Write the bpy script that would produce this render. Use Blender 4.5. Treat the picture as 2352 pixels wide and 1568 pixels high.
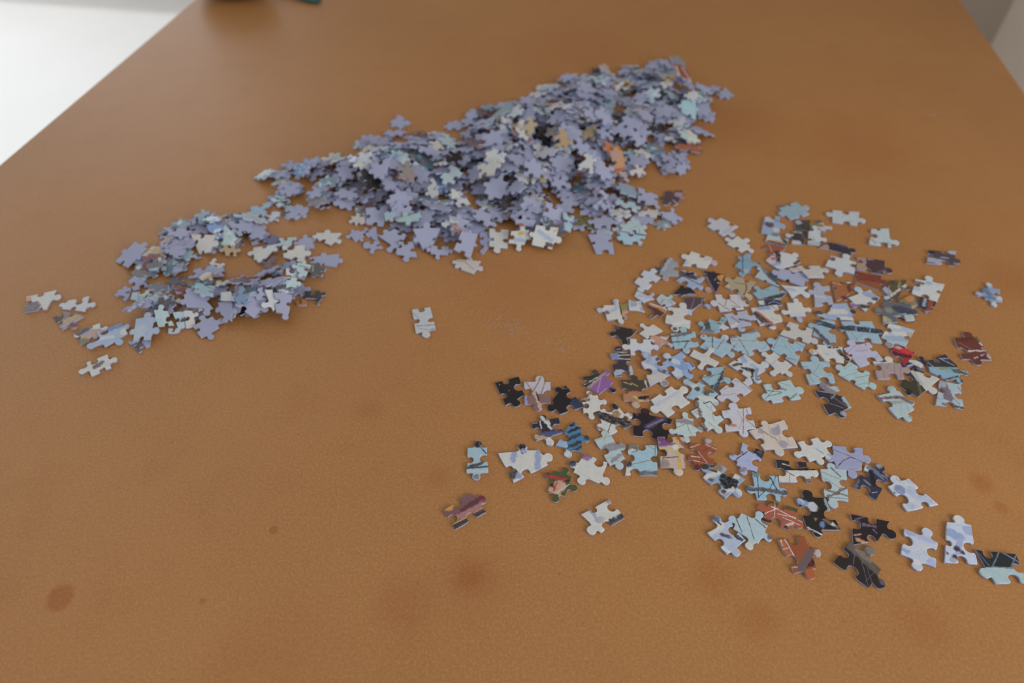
import bpy, bmesh, math, random
import numpy as np
from mathutils import Vector, Matrix, Quaternion

P_LEFT, P_KEY, P_FAR, P_SUN = 22.0, 23.0, 7.5, 1.35             # daylight at the three openings (W), sun (W/m2)
TABLE_A, TABLE_B = (0.385, 0.176, 0.055), (0.440, 0.204, 0.066)
CARD_A, CARD_B = (0.34, 0.36, 0.52), (0.39, 0.41, 0.57)
N_MAIN = 640
# ------------------------------------------------------------ camera, world, light, exposure
for o in list(bpy.data.objects): bpy.data.objects.remove(o, do_unlink=True)
scn = bpy.context.scene
COL = scn.collection
F, HOR, CH = 1568.0, -938.0, 0.42            # focal length in pixels, horizon row, camera height above the table top
PITCH = math.atan((784 - HOR) / F)
cam_d = bpy.data.cameras.new('camera'); cam = bpy.data.objects.new('camera', cam_d); COL.objects.link(cam)
cam_d.sensor_width = 36.0; cam_d.lens = F / 2352 * 36.0
cam_d.clip_start = 0.01; cam_d.clip_end = 60
cam.location = (0, 0, CH); cam.rotation_euler = (math.pi/2 - PITCH, 0, 0)
cam_d.dof.use_dof = True; cam_d.dof.focus_distance = 0.47; cam_d.dof.aperture_fstop = 4.5
scn.camera = cam

scn.view_settings.view_transform = 'Standard'
scn.view_settings.look = 'None'
scn.view_settings.gamma = 1.0
scn.view_settings.use_curve_mapping = False
scn.view_settings.exposure = 0.0
scn.cycles.use_denoising = True

wd = bpy.data.worlds.new('world'); scn.world = wd; wd.use_nodes = True
bg = wd.node_tree.nodes['Background']; bg.inputs[0].default_value = (0.86, 0.93, 1.0, 1); bg.inputs[1].default_value = 1.0

def unproject(px, py, z=0.0):
    x = (px - 1176) / F; y = (py - 784) / F
    s, c = math.sin(PITCH), math.cos(PITCH)
    d = Vector((x, c - y*s, -(s + y*c)))
    t = (z - CH) / d.z
    return Vector((d.x*t, d.y*t, z))

# the room is square to the table, whose long edges run towards the vanishing point of its two visible sides
YAW = math.atan2(1558 - 1176, math.hypot(784 - HOR, F))
U = Vector((math.cos(YAW), -math.sin(YAW), 0))      # across the table, to the right
V = Vector((math.sin(YAW), math.cos(YAW), 0))       # along the table, away from the camera
def room(u, v, z=0.0): return U*u + V*v + Vector((0, 0, z))
L0, L1 = unproject(438.8, 6.8), unproject(0, 377.5)
R0, R1 = unproject(2205.7, 0), unproject(2352, 212)
UL = 0.5*(L0.dot(U) + L1.dot(U)); UR = 0.5*(R0.dot(U) + R1.dot(U))
FLOOR = -0.74

def area(name, loc, target, sx, sy, power, color):
    l = bpy.data.lights.new(name, 'AREA'); l.shape = 'RECTANGLE'; l.size = sx; l.size_y = sy
    l.energy = power; l.color = color
    o = bpy.data.objects.new(name, l); COL.objects.link(o); o.location = loc
    o.rotation_euler = (Vector(target) - Vector(loc)).to_track_quat('-Z', 'Y').to_euler()
    return o
WALL_L, WALL_R, WALL_B, WALL_F, CEIL = -3.3, 1.35, 2.78, -1.9, 1.72
DOOR = (0.2, 2.6, 1.36)                    # glazed opening in the left wall: from, to, top
WIN_R = (-1.5, 0.1, 0.12, 1.5)             # window in the right wall
WIN_B = (-3.15, -1.55, 0.05, 1.5)           # window in the far wall, towards its left end
area('daylight_door', room(WALL_L - 0.3, 1.4, 0.35), room(0, 1.0, 0.2), 2.4, 1.9, P_LEFT, (0.93, 0.97, 1.0))
area('daylight_right', room(WALL_R + 0.25, -0.55, 0.85), room(0.0, 0.35, 0), 1.1, 1.0, P_KEY, (1.0, 0.985, 0.96))
area('daylight_far', room(-2.4, WALL_B + 0.3, 0.8), room(-1.0, 0.6, 0.2), 1.5, 1.35, P_FAR, (0.94, 0.97, 1.0))
sun = bpy.data.lights.new('sun', 'SUN'); sun.energy = P_SUN; sun.angle = math.radians(2); sun.color = (0.95, 0.985, 1.0)
so = bpy.data.objects.new('sun', sun); COL.objects.link(so)
so.rotation_euler = (-(room(-1.0, 0.0, 1.0))).to_track_quat('-Z', 'Y').to_euler()

# ------------------------------------------------------------ helpers
def lin(c): return c/12.92 if c <= 0.04045 else ((c + 0.055)/1.055)**2.4
def hexlin(h): return tuple(lin(int(h[i:i+2], 16)/255) for i in (0, 2, 4))
PAL = dict(w='c4c4c0', v='b9bec8', b='96b4c3', c='a8bcc2', l='8c98be', u='5f82af', n='232d4b', k='1c161a', d='3c373c', g='78737a',
           m='645055', r='964628', o='cd7d37', t='af9b78', p='7d508c', R='b92332', G='3c412a', y='beaa46', s='c8967d', M='6e2d28',
           B='5a3c2d', P='aaa0a5', T='50788c')
ILL = 0.86                                         # light falling on the board: photographed colour / ILL = surface colour
def surf(c):
    h = PAL.get(c, c)
    q = hexlin(h); g = 0.2126*q[0] + 0.7152*q[1] + 0.0722*q[2]
    return tuple(min(0.86, (0.86*v + 0.14*g)/ILL) for v in q)

def tag(o, label=None, cat=None, group=None, kind=None):
    if label: o['label'] = label
    if cat: o['category'] = cat
    if group: o['group'] = group
    if kind: o['kind'] = kind
    return o
def link(name, mesh, parent=None):
    o = bpy.data.objects.new(name, mesh); COL.objects.link(o)
    if parent: o.parent = parent
    return o
def mesh_of(name, verts, faces, mats=(), idx=None, smooth=None):
    m = bpy.data.meshes.new(name); m.from_pydata([tuple(v) for v in verts], [], faces)
    for x in mats: m.materials.append(x)
    if idx is not None: m.polygons.foreach_set('material_index', idx)
    if smooth is not None: m.polygons.foreach_set('use_smooth', smooth)
    m.update(); return m
def boxes_mesh(name, bl, mat):
    vs, fs = [], []
    for (u0, u1, v0, v1, z0, z1) in bl:
        b = len(vs)
        for z in (z0, z1):
            for (u, v) in ((u0, v0), (u1, v0), (u1, v1), (u0, v1)): vs.append(room(u, v, z))
        fs += [(b, b+3, b+2, b+1), (b+4, b+5, b+6, b+7)] + [(b+i, b+(i+1) % 4, b+4+(i+1) % 4, b+4+i) for i in range(4)]
    return mesh_of(name, vs, fs, [mat])

class NT:
    """small wrapper for building node trees"""
    def __init__(s, tree): s.t = tree
    def n(s, typ, **kw):
        x = s.t.nodes.new(typ)
        for k, v in kw.items(): setattr(x, k, v)
        return x
    def l(s, a, b): s.t.links.new(a, b)
    def math(s, op, a, b=None, c=None, clamp=False):
        x = s.n('ShaderNodeMath', operation=op, use_clamp=clamp)
        for i, q in enumerate((a, b, c)):
            if q is None: continue
            if isinstance(q, (int, float)): x.inputs[i].default_value = q
            else: s.l(q, x.inputs[i])
        return x.outputs[0]
    def vmath(s, op, a, b=None):
        x = s.n('ShaderNodeVectorMath', operation=op)
        for i, q in enumerate((a, b)):
            if q is None: continue
            if isinstance(q, (tuple, list, Vector)): x.inputs[i].default_value = q
            else: s.l(q, x.inputs[i])
        return x
    def mix(s, f, a, b):
        x = s.n('ShaderNodeMix', data_type='RGBA')
        for sock, q in ((x.inputs[0], f), (x.inputs[6], a), (x.inputs[7], b)):
            if isinstance(q, (int, float)): sock.default_value = q
            elif isinstance(q, (tuple, list)): sock.default_value = (*q[:3], 1)
            else: s.l(q, sock)
        return x.outputs[2]
    def ramp(s, f, lo, hi):
        x = s.n('ShaderNodeMapRange', interpolation_type='SMOOTHSTEP')
        s.l(f, x.inputs[0]); x.inputs[1].default_value = lo; x.inputs[2].default_value = hi
        return x.outputs[0]
    def noise(s, vec, scale, detail=3, rough=0.55):
        x = s.n('ShaderNodeTexNoise'); s.l(vec, x.inputs['Vector'])
        x.inputs['Scale'].default_value = scale; x.inputs['Detail'].default_value = detail; x.inputs['Roughness'].default_value = rough
        return x
def material(name):
    m = bpy.data.materials.new(name); m.use_nodes = True
    nt = NT(m.node_tree); b = m.node_tree.nodes['Principled BSDF']
    return m, nt, b
def bump(nt, b, h, strength, dist):
    x = nt.n('ShaderNodeBump'); x.inputs['Strength'].default_value = strength; x.inputs['Distance'].default_value = dist
    nt.l(h, x.inputs['Height']); nt.l(x.outputs[0], b.inputs['Normal'])
def plain(name, col, rough=0.8, spec=0.3, var=0.06, scale=6.0):
    m, nt, b = material(name)
    tc = nt.n('ShaderNodeTexCoord'); f = nt.noise(tc.outputs['Object'], scale)
    nt.l(nt.mix(f.outputs['Fac'], tuple(c*(1-var) for c in col), tuple(min(1, c*(1+var)) for c in col)), b.inputs['Base Color'])
    b.inputs['Roughness'].default_value = rough; b.inputs['Specular IOR Level'].default_value = spec
    return m

# ------------------------------------------------------------ the room
m_floor, nt, b = material('white_floor_tiles')
tc = nt.n('ShaderNodeTexCoord'); f = nt.noise(tc.outputs['Object'], 3.0)
nt.l(nt.mix(f.outputs['Fac'], (0.80, 0.80, 0.79), (0.86, 0.86, 0.85)), b.inputs['Base Color']); b.inputs['Roughness'].default_value = 0.35
m_wallr = plain('cream_wall_paint', (0.76, 0.64, 0.53), 0.9, 0.2, 0.02)
m_wallb = plain('taupe_wall_paint', (0.52, 0.435, 0.37), 0.9, 0.2, 0.02)
m_white = plain('white_wall_paint', (0.82, 0.82, 0.81), 0.9, 0.2, 0.02)
def structure(name, bl, mat): return tag(link(name, boxes_mesh(name, bl, mat)), kind='structure')
T = 0.1
def wall_with_opening(name, along_v, at0, at1, lo, hi, op, mat):
    a0, a1, z0, z1 = op
    bl = []
    for (p, q, r, t) in ((lo, a0, FLOOR, CEIL), (a1, hi, FLOOR, CEIL), (a0, a1, FLOOR, z0), (a0, a1, z1, CEIL)):
        if q - p < 1e-3 or t - r < 1e-3: continue
        bl.append((at0, at1, p, q, r, t) if along_v else (p, q, at0, at1, r, t))
    return structure(name, bl, mat)
structure('floor', [(WALL_L-0.6, WALL_R+T, WALL_F-T, WALL_B+T, FLOOR-T, FLOOR)], m_floor)
wall_with_opening('wall_right', True, WALL_R, WALL_R+T, WALL_F, WALL_B, WIN_R, m_wallr)
wall_with_opening('wall_back', False, WALL_B, WALL_B+T, WALL_L-T, WALL_R+T, WIN_B, m_wallb)
wall_with_opening('wall_left', True, WALL_L-T, WALL_L, WALL_F, WALL_B, (DOOR[0], DOOR[1], FLOOR, DOOR[2]), m_white)
structure('wall_front', [(WALL_L-T, WALL_R+T, WALL_F-T, WALL_F, FLOOR, CEIL)], m_white)
structure('ceiling', [(WALL_L-T, WALL_R+T, WALL_F-T, WALL_B+T, CEIL, CEIL+T)], m_white)

# ------------------------------------------------------------ the table: a stained hardboard top on four legs
m_board, nt, b = material('hardboard')
geo = nt.n('ShaderNodeNewGeometry'); pos = geo.outputs['Position']
big = nt.noise(pos, 3.2, 4); mid = nt.noise(pos, 26, 4); fine = nt.noise(pos, 1500, 3, 0.75); fine2 = nt.noise(pos, 520, 4, 0.75)
col = nt.mix(nt.ramp(big.outputs['Fac'], 0.3, 0.7), TABLE_A, TABLE_B)
col = nt.mix(nt.math('MULTIPLY', nt.ramp(mid.outputs['Fac'], 0.45, 0.75), 0.40), col, tuple(c*k for c, k in zip(TABLE_A, (0.93, 0.85, 0.72))))
col = nt.mix(nt.math('MULTIPLY', nt.ramp(fine2.outputs['Fac'], 0.42, 0.66), 0.45), col, tuple(c*k for c, k in zip(TABLE_B, (1.34, 1.42, 1.7))))
col = nt.mix(nt.math('MULTIPLY', nt.ramp(fine.outputs['Fac'], 0.50, 0.66), 0.55), col, tuple(c*0.60 for c in TABLE_A))
# short dark fibres: thin iso-lines of a warped noise, broken up by a second one
warp = nt.noise(pos, 120, 2); wv = nt.n('ShaderNodeVectorMath', operation='SCALE'); nt.l(warp.outputs['Color'], wv.inputs[0]); wv.inputs['Scale'].default_value = 0.006
wp = nt.vmath('ADD', pos, wv.outputs[0]).outputs[0]
for (sc_, wd_, lo_, st_) in ((300, 0.013, 0.52, 0.45), (520, 0.018, 0.52, 0.40)):
    fib = nt.noise(wp, sc_, 0, 0.5)
    line = nt.math('SUBTRACT', 1.0, nt.ramp(nt.math('ABSOLUTE', nt.math('SUBTRACT', fib.outputs['Fac'], 0.5)), 0.0, wd_))
    brk = nt.ramp(nt.noise(pos, sc_*1.15, 1).outputs['Fac'], lo_, lo_+0.08)
    col = nt.mix(nt.math('MULTIPLY', nt.math('MULTIPLY', line, brk), st_), col, tuple(c*0.30 for c in TABLE_A))
def stain(col, px, py, r, strength, tint, soft=0.35, sq=1.0):
    p = unproject(px, py); d = nt.vmath('SUBTRACT', pos, tuple(p)).outputs[0]
    wob = nt.noise(pos, 60, 2)
    ln = nt.vmath('LENGTH', nt.vmath('MULTIPLY', d, (1.0, sq, 1.0)).outputs[0]).outputs['Value']
    rr = unproject(px + r, py).x - p.x
    ln = nt.math('ADD', ln, nt.math('MULTIPLY', nt.math('SUBTRACT', wob.outputs['Fac'], 0.5), rr*0.7))
    fac = nt.math('MULTIPLY', nt.math('SUBTRACT', 1.0, nt.ramp(ln, rr*(1-soft), rr*(1+soft))), strength)
    mul = nt.n('ShaderNodeMix', data_type='RGBA', blend_type='MULTIPLY')
    nt.l(fac, mul.inputs[0]); nt.l(col, mul.inputs[6]); mul.inputs[7].default_value = (*tint, 1)
    return mul.outputs[2]
rust = (0.80, 0.55, 0.40)
for (px, py, r, s, soft) in ((139, 1372, 30, 0.75, 0.25), (1082, 1325, 36, 0.55, 0.8), (1082, 1330, 75, 0.2, 0.9), (925, 1390, 60, 0.3, 0.8), (628, 1217, 10, 0.7, 0.3),
                         (845, 942, 26, 0.35, 0.9), (1345, 880, 60, 0.30, 0.9), (1005, 1095, 26, 0.35, 0.9), (1640, 1320, 40, 0.3, 0.9), (2255, 1110, 24, 0.5, 0.6),
                         (2300, 1165, 14, 0.5, 0.6), (1745, 1425, 40, 0.35, 0.9), (465, 1380, 8, 0.6, 0.5), (2320, 640, 60, 0.35, 0.9), (1960, 330, 110, 0.3, 0.9),
                         (1700, 290, 90, 0.35, 0.9), (1200, 655, 120, 0.25, 0.9), (2120, 1430, 50, 0.3, 0.9), (640, 1520, 120, 0.2, 0.9), (1330, 120, 130, 0.3, 0.9)):
    col = stain(col, px, py, r, s, rust, soft)
nt.l(col, b.inputs['Base Color'])
b.inputs['Roughness'].default_value = 0.44; b.inputs['Specular IOR Level'].default_value = 0.42
bump(nt, b, fine2.outputs['Fac'], 0.3, 0.0003)
m_edge = plain('cut_board_edge', (0.62, 0.36, 0.15), 0.8, 0.2, 0.1, 40)
m_leg = plain('table_leg_wood', (0.30, 0.19, 0.11), 0.6, 0.4, 0.1, 12)
table = tag(link('table', None), 'brown stained hardboard table that all the puzzle pieces lie on', 'table')
table.location = room((UL+UR)/2, 0.9, FLOOR)
bm = bmesh.new()
TN, TF = -0.35, 2.05
cor = [room(u, v, z) - table.location for z in (-0.012, 0.0) for (u, v) in ((UL, TN), (UR, TN), (UR, TF), (UL, TF))]
vs = [bm.verts.new(c) for c in cor]
bm.faces.new([vs[4], vs[5], vs[6], vs[7]]); bm.faces.new([vs[3], vs[2], vs[1], vs[0]])
for i in range(4):
    f_ = bm.faces.new([vs[i], vs[(i+1) % 4], vs[4+(i+1) % 4], vs[4+i]]); f_.material_index = 1
bmesh.ops.bevel(bm, geom=[e for e in bm.edges if abs(e.verts[0].co.z - e.verts[1].co.z) < 1e-6 and e.verts[0].co.z > -FLOOR - 0.001], offset=0.0012, segments=2, affect='EDGES', material=1)
me = bpy.data.meshes.new('table_top'); bm.to_mesh(me); bm.free(); me.materials.append(m_board); me.materials.append(m_edge)
link('table_top', me, table)
for (u, v) in ((UL+0.08, TN+0.08), (UR-0.08, TN+0.08), (UR-0.08, TF-0.08), (UL+0.08, TF-0.08)):
    me = boxes_mesh('leg', [(u-0.03, u+0.03, v-0.03, v+0.03, FLOOR, -0.012)], m_leg)
    o = link('leg', me, table); o.matrix_parent_inverse = Matrix.Translation(-table.location)

# ------------------------------------------------------------ black pouch with a teal strap at the far end of the table
def rounded(name, a, bb, c, n, mat, parent=None):
    vs, fs = [], []; nu, nv = 36, 14
    for j in range(nv+1):
        ph = -math.pi/2 + math.pi*j/nv
        for i in range(nu):
            th = 2*math.pi*i/nu
            sp = lambda x: math.copysign(abs(x)**n, x)
            vs.append((a*sp(math.cos(ph))*sp(math.cos(th)), bb*sp(math.cos(ph))*sp(math.sin(th)), c + c*sp(math.sin(ph))))
    for j in range(nv):
        for i in range(nu): fs.append((j*nu+i, j*nu+(i+1) % nu, (j+1)*nu+(i+1) % nu, (j+1)*nu+i))
    return link(name, mesh_of(name, vs, fs, [mat], smooth=[True]*len(fs)), parent)
m_black = plain('black_nylon', (0.006, 0.006, 0.007), 0.5, 0.3, 0.2, 60)
m_teal = plain('teal_webbing', (0.03, 0.09, 0.10), 0.7, 0.3, 0.2, 80)
pouch = rounded('pouch', 0.055, 0.04, 0.03, 0.75, m_black)
pp = unproject(528, 4); pouch.location = pp + Vector((-0.004, 0.030, 0.0)); pouch.rotation_euler = (0, 0, -0.15)
tag(pouch, 'black rounded pouch standing at the far corner of the board', 'pouch')
vs, fs = [], []
for i in range(25):
    t = i/24; x = 0.03 + 0.115*t; y = 0.0 + 0.012*math.sin(t*5); z = 0.018*(1-t)**1.5 + 0.0015
    vs += [(x, y-0.008, z), (x, y+0.008, z), (x, y+0.008, z+0.0025), (x, y-0.008, z+0.0025)]
    if i: 
        q = len(vs)-8; fs += [(q+k, q+(k+1) % 4, q+4+(k+1) % 4, q+4+k) for k in range(4)]
fs += [(3, 2, 1, 0), (len(vs)-4, len(vs)-3, len(vs)-2, len(vs)-1)]
st = link('strap', mesh_of('strap', vs, fs, [m_teal]), pouch); tag(st, 'teal strap')

# ------------------------------------------------------------ puzzle pieces: materials
m_card, nt, b = material('lavender_cardboard')
tc = nt.n('ShaderNodeTexCoord'); f = nt.noise(tc.outputs['Object'], 600, 3)
nt.l(nt.mix(f.outputs['Fac'], CARD_A, CARD_B), b.inputs['Base Color']); b.inputs['Roughness'].default_value = 0.75; b.inputs['Specular IOR Level'].default_value = 0.25

def group_seg():
    g = bpy.data.node_groups.new('stroke', 'ShaderNodeTree')
    for n_, ty in (('P', 'NodeSocketVector'), ('A', 'NodeSocketVector'), ('D', 'NodeSocketVector'), ('Len', 'NodeSocketFloat'), ('R', 'NodeSocketFloat'), ('Soft', 'NodeSocketFloat')):
        g.interface.new_socket(n_, in_out='INPUT', socket_type=ty)
    g.interface.new_socket('Fac', in_out='OUTPUT', socket_type='NodeSocketFloat')
    t = NT(g); i = t.n('NodeGroupInput'); o = t.n('NodeGroupOutput')
    d = t.vmath('SUBTRACT', i.outputs['P'], i.outputs['A']).outputs[0]
    al = t.vmath('DOT_PRODUCT', d, i.outputs['D']).outputs['Value']
    al = t.math('MINIMUM', t.math('MAXIMUM', al, 0.0), i.outputs['Len'])
    sc = t.n('ShaderNodeVectorMath', operation='SCALE'); t.l(i.outputs['D'], sc.inputs[0]); t.l(al, sc.inputs['Scale'])
    ln = t.vmath('LENGTH', t.vmath('SUBTRACT', d, sc.outputs[0]).outputs[0]).outputs['Value']
    mr = t.n('ShaderNodeMapRange', interpolation_type='SMOOTHSTEP')
    t.l(ln, mr.inputs[0]); t.l(t.math('SUBTRACT', i.outputs['R'], i.outputs['Soft']), mr.inputs[1]); t.l(t.math('ADD', i.outputs['R'], i.outputs['Soft']), mr.inputs[2])
    mr.inputs[3].default_value = 1.0; mr.inputs[4].default_value = 0.0
    t.l(mr.outputs[0], o.inputs['Fac'])
    return g
SEG = group_seg()
def group_half():
    g = bpy.data.node_groups.new('half', 'ShaderNodeTree')
    for n_, ty in (('P', 'NodeSocketVector'), ('A', 'NodeSocketVector'), ('N', 'NodeSocketVector')):
        g.interface.new_socket(n_, in_out='INPUT', socket_type=ty)
    g.interface.new_socket('Fac', in_out='OUTPUT', socket_type='NodeSocketFloat')
    t = NT(g); i = t.n('NodeGroupInput'); o = t.n('NodeGroupOutput')
    d = t.vmath('DOT_PRODUCT', t.vmath('SUBTRACT', i.outputs['P'], i.outputs['A']).outputs[0], i.outputs['N']).outputs['Value']
    t.l(t.ramp(d, -0.00025, 0.00025), o.inputs['Fac'])
    return g
HALF = group_half()

def print_finish(nt, b, pos, col):
    fl = nt.noise(pos, 700, 4, 0.7)
    mul = nt.n('ShaderNodeMix', data_type='RGBA', blend_type='MULTIPLY'); mul.inputs[0].default_value = 1.0
    nt.l(col, mul.inputs[6]); nt.l(nt.mix(nt.ramp(fl.outputs['Fac'], 0.3, 0.7), (0.95, 0.95, 0.95), (1.03, 1.03, 1.03)), mul.inputs[7])
    nt.l(mul.outputs[2], b.inputs['Base Color'])
    b.inputs['Roughness'].default_value = 0.27; b.inputs['Specular IOR Level'].default_value = 0.45
    bump(nt, b, nt.noise(pos, 900, 1).outputs['Fac'], 0.12, 0.0002)
def print_material(name, base, feats, seed):
    m, nt, b = material(name)
    tc = nt.n('ShaderNodeTexCoord'); p0 = nt.vmath('MULTIPLY', tc.outputs['Object'], (1, 1, 0)).outputs[0]
    off = nt.vmath('ADD', p0, (seed*0.37 % 5, seed*0.71 % 5, 0)).outputs[0]
    def warped(scale, amp):
        w = nt.noise(off, scale, 5, 0.72)
        d = nt.n('ShaderNodeVectorMath', operation='SCALE'); nt.l(nt.vmath('SUBTRACT', w.outputs['Color'], (0.5, 0.5, 0.5)).outputs[0], d.inputs[0]); d.inputs['Scale'].default_value = amp
        return nt.vmath('MULTIPLY', nt.vmath('ADD', p0, d.outputs[0]).outputs[0], (1, 1, 0)).outputs[0]
    pa, pb = warped(240, 0.0062), warped(180, 0.0018)
    c0 = surf(base)
    mot = nt.noise(off, 210, 5, 0.7); worn = nt.ramp(nt.noise(off, 330, 3, 0.65).outputs['Fac'], 0.28, 0.60)
    col = nt.mix(nt.ramp(mot.outputs['Fac'], 0.4, 0.72), c0, tuple(min(0.9, c*k + 0.004) for c, k in zip(c0, (0.86, 0.90, 0.97))))
    for ft in feats:
        if ft[0] == 'h':
            g = nt.n('ShaderNodeGroup', node_tree=HALF); nt.l(pb, g.inputs['P']); g.inputs['A'].default_value = ft[1]; g.inputs['N'].default_value = ft[2]
        else:
            _, A, D, ln, r, c = ft
            g = nt.n('ShaderNodeGroup', node_tree=SEG); nt.l(pa if r > 0.0009 else pb, g.inputs['P'])
            g.inputs['A'].default_value = A; g.inputs['D'].default_value = D; g.inputs['Len'].default_value = ln; g.inputs['R'].default_value = r
            g.inputs['Soft'].default_value = min(0.0008, r*0.5)
        c = surf(ft[-1])
        cc = nt.mix(mot.outputs['Fac'], tuple(v*0.78 for v in c), tuple(min(0.9, v*1.2 + 0.001) for v in c))
        fac = g.outputs['Fac']
        if ft[0] != 'h' and r < 0.0009: fac = nt.math('MULTIPLY', fac, nt.math('ADD', nt.math('MULTIPLY', worn, 0.55), 0.40))
        elif ft[0] != 'h': fac = nt.math('MULTIPLY', fac, nt.math('ADD', nt.math('MULTIPLY', worn, 0.22), 0.78))
        col = nt.mix(fac, col, cc)
    print_finish(nt, b, off, col)
    return m
def scrap_material(name, cols, seed):
    """print for the unremarkable pieces inside the heap: patches of two or three colours"""
    m, nt, b = material(name)
    geo = nt.n('ShaderNodeNewGeometry'); off = nt.vmath('ADD', geo.outputs['Position'], (seed, seed*2.3, 0)).outputs[0]
    n1 = nt.noise(off, 70, 3, 0.6); n2 = nt.noise(off, 120, 3, 0.6)
    col = nt.mix(nt.ramp(n1.outputs['Fac'], 0.50, 0.56), surf(cols[0]), surf(cols[1]))
    col = nt.mix(nt.ramp(n2.outputs['Fac'], 0.58, 0.63), col, surf(cols[2]))
    print_finish(nt, b, off, col)
    return m

# ------------------------------------------------------------ puzzle pieces: shape
THICK = 0.0020
def bez(a, c, b_, n):
    return [a*(1-t)**2 + c*2*t*(1-t) + b_*t*t for t in [i/n for i in range(n)]]
def outline(cor, tips, rnd):
    """corners counter-clockwise (numpy 2d), tips per side or None -> closed outline"""
    n = len(cor); pts = []
    S = np.mean([np.linalg.norm(cor[(i+1) % n] - cor[i]) for i in range(n)])
    S = min(S, 0.021)
    for i in range(n):
        P, Q = cor[i], cor[(i+1) % n]; T_ = tips[i]
        e = Q - P; L = np.linalg.norm(e); e = e/L; nr = np.array([e[1], -e[0]])
        if T_ is None: pts += [P + e*L*t for t in (0, 0.5)]; continue
        h = float(np.dot(T_ - P, nr)); s = float(np.dot(T_ - P, e)); sg = 1.0 if h > 0 else -1.0; h = abs(h)
        if h < 0.0016:
            mid = P + e*L*0.5 + nr*sg*h*1.0
            pts += bez(P, mid*2 - (P+Q)/2, Q, 6); continue
        r = min((0.158 if sg > 0 else 0.168)*S, h/1.85); kk = min(0.66, 0.78*h/r - 1.0); nw = r*math.sqrt(1 - kk*kk); fil = r*0.80
        s = min(max(s, 0.16*L), 0.84*L)
        nw_ = nw
        base = P + e*s; c = base + nr*sg*(h - r)
        a0 = math.pi - math.asin(min(0.95, nw_/r))
        arc = []
        for k in range(11):
            a = -a0 + 2*a0*k/10
            arc.append(c + nr*sg*math.cos(a)*r*0.97 + e*math.sin(a)*r*1.06)
        lA = max(base - e*(nw_ + fil) if s > nw_ + fil + 0.0003 else P + e*(s-nw_)*0.5, base - e*(nw_+fil), key=lambda q: float(np.dot(q - P, e)))
        lB = min(base + e*(nw_ + fil), Q - e*(L-s-nw_)*0.5, key=lambda q: float(np.dot(q - P, e)))
        sag = nr*(rnd.uniform(-0.025, 0.025)*L)
        pts += bez(P, (P+lA)/2 + sag*0.7, lA, 3)
        pts += bez(lA, base - e*nw_*0.86 + nr*sg*h*0.03, arc[0], 4)
        pts += arc[:-1]
        pts += bez(arc[-1], base + e*nw_*0.86 + nr*sg*h*0.03, lB, 4)
        pts += bez(lB, (Q+lB)/2 - sag*0.7, Q, 3)
    out = []
    for p in pts:
        if not out or np.linalg.norm(p - out[-1]) > 1e-5: out.append(p)
    return np.array(out)
def inset(o, d):
    a = np.roll(o, 1, 0); b_ = np.roll(o, -1, 0)
    e1 = o - a; e2 = b_ - o
    e1 /= np.linalg.norm(e1, axis=1)[:, None] + 1e-12; e2 /= np.linalg.norm(e2, axis=1)[:, None] + 1e-12
    n1 = np.c_[-e1[:, 1], e1[:, 0]]; n2 = np.c_[-e2[:, 1], e2[:, 0]]
    nn = n1 + n2; nn /= np.maximum(np.linalg.norm(nn, axis=1), 0.6)[:, None]
    return o + nn*d
def crosses(o):
    n = len(o); q = np.roll(o, -1, 0)
    def side(a, b, c): return (b[..., 0]-a[..., 0])*(c[..., 1]-a[..., 1]) - (b[..., 1]-a[..., 1])*(c[..., 0]-a[..., 0])
    A, B_, C_, D = o[:, None], q[:, None], o[None], q[None]
    x = (side(A, B_, C_)*side(A, B_, D) < 0) & (side(C_, D, A)*side(C_, D, B_) < 0)
    return bool(x.any())
def safe_outline(cor, tips, rnd):
    st = rnd.getstate()
    for k in (1.0, 0.9, 0.8, 0.7, 0.6, 0.0):
        rnd.setstate(st)
        tt = [None if t is None else ((cor[i]+cor[(i+1) % len(cor)])/2)*(1-k) + t*k for i, t in enumerate(tips)]
        o = outline(cor, tt, rnd)
        if not crosses(o): return o
    return np.array(cor)
def ring_mesh(o, prof, cap_bottom, cap_top):
    vs, fs, sm = [], [], []; n = len(o)
    big = max(d for d, z in prof)
    for k in (1.0, 0.7, 0.45, 0.25, 0.1):
        if not crosses(inset(o, big*k)): break
    prof = [(d*k, z) for d, z in prof]
    for d, z in prof:
        q = inset(o, d) if d else o
        vs += [(x, y, z) for x, y in q]
    for j in range(len(prof)-1):
        for i in range(n):
            fs.append((j*n+i, j*n+(i+1) % n, (j+1)*n+(i+1) % n, (j+1)*n+i))
    if cap_bottom: fs.append(tuple(range(n-1, -1, -1)))
    if cap_top: fs.append(tuple((len(prof)-1)*n + i for i in range(n)))
    return vs, fs
FACE_UP_BODY = [(0.00012, 0.0), (0.0, 0.0003), (0.0, THICK-0.00050)]
FACE_PROF = [(0.0, THICK-0.00050), (0.00007, THICK-0.00022), (0.00020, THICK-0.00006), (0.00042, THICK)]
BACK_PROF = [(0.0005, 0.0), (0.0, 0.0005), (0.0, THICK-0.00010), (0.00012, THICK)]

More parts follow.
